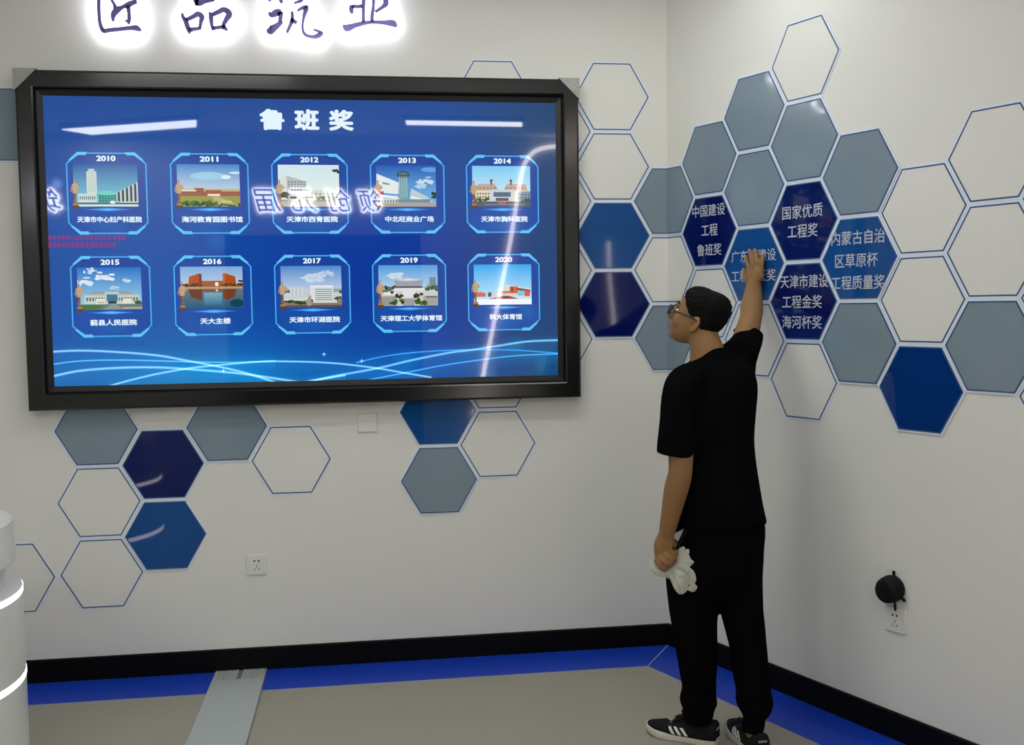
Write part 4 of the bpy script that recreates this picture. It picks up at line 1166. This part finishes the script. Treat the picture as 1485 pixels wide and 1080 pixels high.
# feet inside the shoes
LH_, LT_ = Vector((-0.1635, -1.1074, 0.0)), Vector((-0.365, -0.9549, 0.0))
RH_, RT_ = Vector((-0.0384, -1.2395, 0.0)), Vector((-0.0477, -1.0482, 0.0))
for leg, h_, t_ in ((LLEG, LH_, LT_), (RLEG, RH_, RT_)):
    d = (t_ - h_).normalized()
    add_tube(body, [Vector(leg[-1][0]), Vector(h_) + d * .05 + UP * .050, Vector(h_) + d * .11 + UP * .040, Vector(h_) + d * .17 + UP * .036], [.026, .022, .014, .008], n=14)
skin = fuse('body', body, M_SKIN, man, 0.0042, 3, 0.5)

# finger nails on the wall hand
for k, q in FING.items():
    a, b = Vector(q[-2]), Vector(q[-1])
    t = (b - a).normalized(); side = t.cross(RN).normalized(); nrm = side.cross(t).normalized()
    if nrm.dot(RN) < 0: nrm = -nrm
    bm = bmesh.new()
    add_ellipsoid(bm, b + t * .001 + nrm * FR[k] * .66, [side * FR[k] * .62, t * .0065, nrm * .0022], 10, 6)
    obj('finger_nail', bm, M_NAIL, man, smooth=True)

# eyes and lips
for s in (1, -1):
    bm = bmesh.new(); add_ellipsoid(bm, hd(.0825, s * .032, .004), [HF * .0095, HL * .0125, HU * .0065])
    e = obj('eye', bm, M_EYE, man, smooth=True)
    bm = bmesh.new(); add_ellipsoid(bm, hd(.0915, s * .032, .004), [HF * .0022, HL * .0052, HU * .0052])
    obj('iris', bm, M_IRIS, e, smooth=True)
    bm = bmesh.new(); add_tube(bm, [hd(.092, s * .016, .030), hd(.096, s * .032, .035), hd(.080, s * .050, .031)], [.003, .0036, .002], n=8)
    obj('eyebrow', bm, M_HAIR, man, smooth=True)
bm = bmesh.new()
add_tube(bm, [hd(.091, .021, -.066), hd(.103, .008, -.062), hd(.104, 0, -.064), hd(.103, -.008, -.062), hd(.091, -.021, -.066)], [.0025, .0045, .0042, .0045, .0025], n=8)
add_tube(bm, [hd(.090, .019, -.069), hd(.102, 0, -.073), hd(.090, -.019, -.069)], [.0025, .0055, .0025], n=8)
obj('lips', bm, M_LIP, man, smooth=True)

# hair: thick short crop, faded at the sides and nape
def hairline(ang):
    a = abs(math.atan2(sin(ang), cos(ang)))          # 0 ahead, pi behind
    pts = [(0, .074), (.5, .070), (.85, .056), (1.1, .036), (1.35, .012), (1.55, .006), (1.75, .016), (1.95, -.020), (2.3, -.052), (2.7, -.070), (pi, -.074)]
    for (x0, y0), (x1, y1) in zip(pts, pts[1:]):
        if x0 <= a <= x1:
            t = (a - x0) / (x1 - x0)
            return y0 + (y1 - y0) * t
    return pts[-1][1]
bm = bmesh.new()
NA, NU = 160, 48
outer, inner = [], []
for j in range(NU + 1):
    ro, ri = [], []
    for i in range(NA):
        ang = 2 * pi * i / NA
        hl = hairline(ang) + 0.004 * noise.noise(Vector((cos(ang) * 9, sin(ang) * 9, 3.1)))
        u = hl + (0.108 - hl) * (j / NU)
        rise = max(0.0, (u - hl))
        gs = 0.0015 + 0.010 * min(1.0, rise / 0.085) ** 1.3
        gf = 0.003 + 0.010 * min(1.0, rise / 0.022)
        wf = max(0.0, min(1.0, (1.5 - abs(math.atan2(sin(ang), cos(ang)))) / 0.8))
        g = gs + (gf - gs) * wf * wf * (3 - 2 * wf)
        g += 0.0042 * noise.noise(Vector((cos(ang) * 16, sin(ang) * 16, u * 130))) * min(1.0, rise / 0.03)
        q = head_pt(u, ang, g)
        lift = 0.011 * max(0, (u - 0.03) / 0.08) ** 1.5 + (0.004 * noise.noise(Vector((cos(ang) * 12, sin(ang) * 12, 7))) * max(0, (u - 0.07) / 0.04))
        ro.append(q + HU * lift)
        ri.append(head_pt(u, ang, -0.004))
    outer.append(ro); inner.append(ri)
vo = [[bm.verts.new(p) for p in r] for r in outer]
vi = [[bm.verts.new(p) for p in r] for r in inner]
for j in range(NU):
    for i in range(NA):
        k = (i + 1) % NA
        bm.faces.new((vo[j][i], vo[j][k], vo[j + 1][k], vo[j + 1][i]))
        bm.faces.new((vi[j][k], vi[j][i], vi[j + 1][i], vi[j + 1][k]))
for i in range(NA):
    k = (i + 1) % NA
    bm.faces.new((vo[0][k], vo[0][i], vi[0][i], vi[0][k]))
top = bm.verts.new(hd(-.010, 0, .122)); bot = bm.verts.new(hd(-.010, 0, .106))
for i in range(NA):
    k = (i + 1) % NA
    bm.faces.new((vo[NU][i], vo[NU][k], top)); bm.faces.new((vi[NU][k], vi[NU][i], bot))
obj('hair', bm, M_HAIR, man, smooth=True)

# glasses
gl = bpy.data.objects.new('glasses', None); COL.objects.link(gl); gl.parent = man
gl.matrix_parent_inverse = Matrix.Translation(-Vector(man.location))
bm = bmesh.new()
for s in (1, -1):
    loop = []
    for k in range(17):
        a = 2 * pi * k / 16
        x = 0.034 + 0.026 * math.copysign(abs(cos(a)) ** .75, cos(a)); z = -0.005 + 0.018 * math.copysign(abs(sin(a)) ** .75, sin(a))
        loop.append(hd(.121 - .010 * (x / .06) ** 2, s * x, z))
    add_tube(bm, loop, [.0022] * 17, n=6, sub=2, round_ends=False)
add_tube(bm, [hd(.121, .009, .006), hd(.124, 0, .009), hd(.121, -.009, .006)], [.0022] * 3, n=6)
obj('rims', bm, M_GLASSES, gl, smooth=True)
for s in (1, -1):
    bm = bmesh.new()
    add_tube(bm, [hd(.110, s * .061, .003), hd(.100, s * .0735, .003), hd(.05, s * .079, .003), hd(.005, s * .080, .003), hd(-.018, s * .081, -.002), hd(-.036, s * .080, -.020)], [.003, .003, .0028, .0028, .0028, .002], n=8)
    obj('temple', bm, M_GLASSES, gl, smooth=True)
    bm = bmesh.new()
    pts = []
    for k in range(16):
        a = 2 * pi * k / 16
        x = 0.034 + 0.0245 * math.copysign(abs(cos(a)) ** .75, cos(a)); z = -0.005 + 0.0165 * math.copysign(abs(sin(a)) ** .75, sin(a))
        pts.append((.121 - .010 * (x / .06) ** 2, s * x, z))
    add_prism(bm, [hd(f, l, u) for f, l, u in pts], [hd(f - .0012, l, u) for f, l, u in pts])
    obj('lens', bm, M_LENS, gl)

# T-shirt
bm = bmesh.new()
TORSO = [((-0.1554, -1.085, 1.4403), 0.0421, 0.060), ((-0.1552, -1.088, 1.4183), 0.0612, 0.075), ((-0.147, -1.09, 1.3888), 0.0981, 0.095), ((-0.1493, -1.1, 1.3502), 0.1272, 0.112), ((-0.1554, -1.11, 1.2971), 0.1421, 0.125), ((-0.1615, -1.12, 1.2051), 0.1369, 0.130), ((-0.1646, -1.125, 1.0954), 0.1331, 0.130), ((-0.1627, -1.13, 0.9608), 0.1473, 0.135), ((-0.159, -1.13, 0.862), 0.1616, 0.140), ((-0.1565, -1.13, 0.8198), 0.1694, 0.142)]
add_loft(bm, [(Vector(c), VR * a, VD * b) for c, a, b in TORSO], n=40, sub=4, power=2.3)
# right sleeve up to the middle of the upper arm
RSE = Vector((0.0376, -0.905, 1.4743))
add_tube(bm, [Vector((-0.1458, -1.09, 1.3495)), Vector((-0.0608, -1.04, 1.3895)), RSH.lerp(RSE, .45), Vector((0.0411, -0.91, 1.4718)), Vector((0.0629, -0.86, 1.5251))], [.080, .072, .060, .054, .052], n=24, sub=4, round_ends=False)
add_tube(bm, [Vector((-0.0727, -1.1, 1.2006)), Vector((-0.0438, -1.05, 1.3199)), Vector((-0.0005, -0.97, 1.4104))], [.050, .052, .046], n=20, sub=4)
# left sleeve to above the elbow
add_tube(bm, [Vector((-0.2227, -1.13, 1.339)), Vector((-0.2856, -1.17, 1.3191)), LSH + UP * .0, Vector((-0.332, -1.215, 1.1956)), Vector((-0.3427, -1.225, 1.1023)), Vector((-0.3456, -1.226, 1.0788))], [.060, .066, .061, .060, .063, .063], n=24, sub=4, round_ends=False)
add_tube(bm, [Vector((-0.2369, -1.15, 1.3189)), Vector((-0.2677, -1.175, 1.2135)), Vector((-0.2802, -1.19, 1.1004))], [.05, .05, .046], n=20, sub=4)
shirt = fuse('t_shirt', bm, M_SHIRT, man, 0.007, 6, 0.5)
# right sleeve hem cut square
cut_o = Vector((0.043, -0.905, 1.4871))
cut_n = (VR * .34 + UP * .85 + VD * .36).normalized()
for v in shirt.data.vertices:
    dd = (v.co - cut_o).dot(cut_n)
    if dd > 0 and (v.co - cut_o).length < 0.16 and v.co.z > cut_o.z - 0.10:
        v.co -= cut_n * dd
# soft wrinkles
for v in shirt.data.vertices:
    n_ = noise.noise(v.co * 9 + Vector((0, 0, v.co.z * 6))) * 0.006
    v.co += VR * n_ * 0.4 + VD * n_
# ribbed neckline
bm = bmesh.new()
NCK = Vector((-0.1746, -1.085, 1.4014))
ring = [NCK + VR * (cos(a) * .066) + VD * (sin(a) * .064) + UP * (.020 * cos(a) - .006 * sin(a)) for a in [2 * pi * k / 24 for k in range(25)]]
add_tube(bm, ring, [.006] * 25, n=8, sub=1, round_ends=False)
obj('collar', bm, M_SHIRT, shirt, smooth=True)

# trousers
bm = bmesh.new()
def legloft(rows):
    add_loft(bm, [(Vector(c), VR * a, VD * b) for c, a, b in rows], n=28, sub=4, power=2.1)
legloft([((-0.1564, -1.13, 0.8743), 0.1565, 0.125), ((-0.1578, -1.13, 0.7877), 0.1657, 0.132), ((-0.1655, -1.13, 0.7136), 0.1683, 0.132), ((-0.1706, -1.13, 0.6592), 0.1710, 0.125), ((-0.172, -1.13, 0.6144), 0.1673, 0.115), ((-0.1669, -1.13, 0.5693), 0.1342, 0.095), ((-0.1631, -1.13, 0.5491), 0.0998, 0.060)])
legloft([((-0.241, -1.12, 0.7148), 0.0941, 0.100), ((-0.2462, -1.12, 0.6405), 0.0967, 0.098), ((-0.2465, -1.12, 0.5408), 0.0892, 0.092), ((-0.2422, -1.12, 0.453), 0.0811, 0.085), ((-0.2308, -1.11, 0.3612), 0.0744, 0.080), ((-0.2209, -1.095, 0.2795), 0.0672, 0.074), ((-0.2139, -1.085, 0.2119), 0.0610, 0.068), ((-0.2149, -1.08, 0.1717), 0.0663, 0.068), ((-0.2136, -1.08, 0.1512), 0.0676, 0.068), ((-0.213, -1.078, 0.1273), 0.0573, 0.060), ((-0.2137, -1.076, 0.1086), 0.0560, 0.058), ((-0.2134, -1.075, 0.0774), 0.0509, 0.054)])
legloft([((-0.0874, -1.14, 0.7123), 0.0870, 0.100), ((-0.0836, -1.14, 0.6375), 0.0808, 0.098), ((-0.0796, -1.15, 0.5253), 0.0757, 0.090), ((-0.0699, -1.155, 0.4539), 0.0718, 0.085), ((-0.0596, -1.165, 0.3765), 0.0654, 0.078), ((-0.0544, -1.175, 0.2971), 0.0641, 0.072), ((-0.0453, -1.185, 0.2251), 0.0615, 0.066), ((-0.046, -1.19, 0.197), 0.0653, 0.066), ((-0.0434, -1.19, 0.1718), 0.0628, 0.064), ((-0.0416, -1.192, 0.1475), 0.0525, 0.058), ((-0.0478, -1.195, 0.1291), 0.0397, 0.047), ((-0.0524, -1.197, 0.0952), 0.0384, 0.046), ((-0.0549, -1.197, 0.0829), 0.0384, 0.045)])
tr = fuse('trousers', bm, M_TROUSER, man, 0.007, 4, 0.5)
for v in tr.data.vertices:
    low = max(0.0, min(1.0, (0.30 - v.co.z) / 0.15))
    n_ = noise.noise(v.co * 8 + Vector((3, 0, v.co.z * 10))) * (0.004 + 0.008 * low)
    v.co += VR * n_ * 0.6 + VD * n_

# shoes
def shoe(heel, toe, label):
    heel, toe = Vector(heel), Vector(toe)
    d = (toe - heel); d.z = 0
    L = 0.272
    d.normalize()
    w = Vector((-d.y, d.x, 0))        # his left of the shoe
    def sp(f, s, z):
        return heel + d * (f - 0.012) + w * s + UP * (z - heel.z)
    o = bpy.data.objects.new('shoe', None); COL.objects.link(o); o.parent = man
    o.matrix_parent_inverse = Matrix.Translation(-Vector(man.location)); o['label'] = label
    # outline of the sole
    half = [(0.0, .016), (.012, .028), (.05, .034), (.10, .035), (.15, .040), (.195, .044), (.235, .037), (.260, .022), (.272, .006)]
    hc = catmull(half, 3)
    def outline(g, z, f0=0.0):
        l = [sp(f + (g * .5 if f > .13 else -g * .5 if f < .03 else 0), hw + g, z + (0.012 * max(0, (f - .20) / .07) ** 2)) for f, hw in hc]
        r = [sp(f + (g * .5 if f > .13 else -g * .5 if f < .03 else 0), -hw - g, z + (0.012 * max(0, (f - .20) / .07) ** 2)) for f, hw in hc]
        return l + r[::-1]
    bm = bmesh.new()
    add_rings(bm, [outline(-.003, .0), outline(.001, .004), outline(.003, .016), outline(.002, .027), outline(-.002, .031)])
    obj('sole', bm, M_SOLE, o, smooth=False)
    # upper: cross sections along the foot
    secs = [(-.000, .026, .086, .010), (.012, .033, .092, .004), (.05, .039, .082, .0), (.085, .040, .078, .0), (.115, .041, .084, .0), (.150, .043, .068, .0), (.190, .044, .050, .0), (.230, .038, .040, .0), (.258, .024, .034, .0), (.268, .010, .030, .0)]
    sc = catmull(secs, 3)
    rings = []
    for f, hw, h, _ in sc:
        ring = []
        base = .026 + 0.012 * max(0, (f - .20) / .07) ** 2
        for k in range(18):
            a = pi * k / 17
            e = .72
            ring.append(sp(f, hw * math.copysign(abs(cos(a)) ** e, cos(a)), base + (h - base + .012 * (f > .2)) * abs(sin(a)) ** e))
        rings.append(ring)
    bm = bmesh.new()
    add_rings(bm, rings)
    up = obj('upper', bm, M_SHOE, o, smooth=True)
    def side(f, z, sgn, out=.0018):
        # point on the flank of the upper
        for a, b in zip(sc, sc[1:]):
            if a[0] <= f <= b[0]:
                t = (f - a[0]) / (b[0] - a[0]); hw = a[1] + (b[1] - a[1]) * t; h = a[2] + (b[2] - a[2]) * t; break
        base = .026
        q = min(1.0, max(0.0, (z - base) / (h - base)))
        sa = q ** (1 / .72); ca = sqrt(max(0.0, 1 - sa * sa))
        return sp(f, sgn * (hw * ca ** .72 + out), z)
    # three slanting stripes on each flank
    for sgn in (1, -1):
        for k in range(3):
            bm = bmesh.new()
            f0 = .098 + .024 * k
            prs = []
            for t in [i / 6 for i in range(7)]:
                z = .030 + .026 * t
                f = f0 + .020 * t
                prs.append((side(f, z, sgn, .0022), side(f + .012, z, sgn, .0022), side(f + .012, z, sgn, -.001), side(f, z, sgn, -.001)))
            add_rings(bm, [list(q) for q in prs])
            obj('stripe', bm, M_STRIPE, o)
    # laces
    bm = bmesh.new()
    for f in (.118, .134, .150, .166):
        h = .083 - (f - .115) * .55
        add_tube(bm, [sp(f, .020, h - .010), sp(f + .004, 0, h + .002), sp(f, -.020, h - .010)], [.003] * 3, n=6, sub=3)
    add_tube(bm, [sp(.118, 0, .084), sp(.128, .026, .100), sp(.148, .030, .090), sp(.130, .010, .086)], [.003] * 4, n=6, sub=4)
    add_tube(bm, [sp(.118, 0, .084), sp(.124, -.026, .102), sp(.146, -.032, .092), sp(.130, -.010, .086)], [.003] * 4, n=6, sub=4)
    obj('laces', bm, M_LACE, o, smooth=True)
    # tongue and heel tab
    bm = bmesh.new()
    add_tube(bm, [sp(.150, 0, .072), sp(.118, 0, .088), sp(.098, 0, .106)], [.022, .022, .018], n=12, flat=.3, flat_dir=(0, 0, 1))
    obj('tongue', bm, M_SHOE, o, smooth=True)
    def onheel(a, b, dd):
        ang = a / .028
        return sp(.0 - .0025 - dd + .012 * (1 - cos(ang)), -.028 * sin(ang), .066 + b)
    me = lines_mesh('heel_lettering', [('adidas', 0, 0, .034, .0095, dict(extrude=.01))], onheel)
    link('heel_lettering', me, M_STRIPE, o)
    return o
shoe(LH_, LT_, 'black shoe on his left foot, pointing to the left')
shoe(RH_, RT_, 'black shoe on his right foot, turned away with its heel to the viewer')

# ------------------------------------------------------------------ things in his left hand
def lp(px, py, dd):
    return LWR + VR * px + UP * py + VD * dd
bm = bmesh.new()
FOLDS = [
    [(-.046, -.108, .030), (-.040, -.134, .018), (-.018, -.146, .010), (.004, -.150, .006)],
    [(-.020, -.140, .020), (.010, -.152, .008), (.034, -.146, -.002)],
    [(.020, -.110, .026), (.046, -.092, .002), (.074, -.068, -.006), (.100, -.066, -.004), (.120, -.086, .000)],
    [(.026, -.112, .018), (.056, -.094, -.006), (.086, -.086, -.010), (.112, -.090, -.004), (.122, -.096, .002)],
    [(.030, -.118, .010), (.060, -.106, -.012), (.092, -.104, -.014), (.114, -.118, -.004)],
    [(.030, -.122, .000), (.058, -.120, -.018), (.080, -.140, -.020), (.094, -.172, -.014), (.090, -.196, -.012), (.078, -.196, -.012)],
    [(.050, -.118, .006), (.084, -.118, -.004), (.106, -.138, -.004), (.110, -.170, -.004), (.100, -.190, -.006)],
    [(.020, -.128, .004), (.036, -.150, -.016), (.046, -.180, -.018), (.050, -.206, -.014)],
    [(.010, -.130, .014), (.022, -.160, -.006), (.034, -.190, -.012), (.044, -.208, -.012)],
    [(.030, -.124, .008), (.052, -.140, -.012), (.062, -.170, -.014), (.058, -.200, -.012)],
    [(.060, -.130, -.004), (.080, -.160, -.010), (.086, -.188, -.010)],
    [(.028, -.100, .016), (.046, -.082, .010), (.056, -.062, .006), (.066, -.066, .004)],
]
for q in FOLDS:
    n = len(q)
    add_tube(bm, [lp(*v) for v in q], [.008 + .005 * sin(pi * (i + .6) / n) for i in range(n)], n=10, sub=5, flat=.55, flat_dir=VD)
cloth = fuse('cloth', bm, M_CLOTH, None, 0.0026, 1, 0.4)
for v in cloth.data.vertices:
    v.co += (VD * 0.004 + UP * 0.002) * noise.noise(v.co * 55)
tag(cloth, 'crumpled white cotton cloth hanging from the man\'s lowered hand', 'cloth')
sc_ = thing('scraper', 'small scraper with black handle held upright in the man\'s lowered hand', 'scraper', tuple(lp(.034, -.060, .012)))
bm = bmesh.new()
add_tube(bm, [lp(.022, -.085, .022), lp(.045, -.040, .004), lp(.066, .008, -.006)], [.0065, .0060, .0050], n=10, sub=3)
obj('handle', bm, M_BLACKPLASTIC, sc_, smooth=True)
bm = bmesh.new()
tri = [(.024, -.004), (.058, .012), (.052, -.004), (.038, -.032), (.024, -.020)]
add_prism(bm, [lp(a, b, -.002) for a, b in tri], [lp(a, b, .000) for a, b in tri])
obj('blade', bm, M_STEEL, sc_)
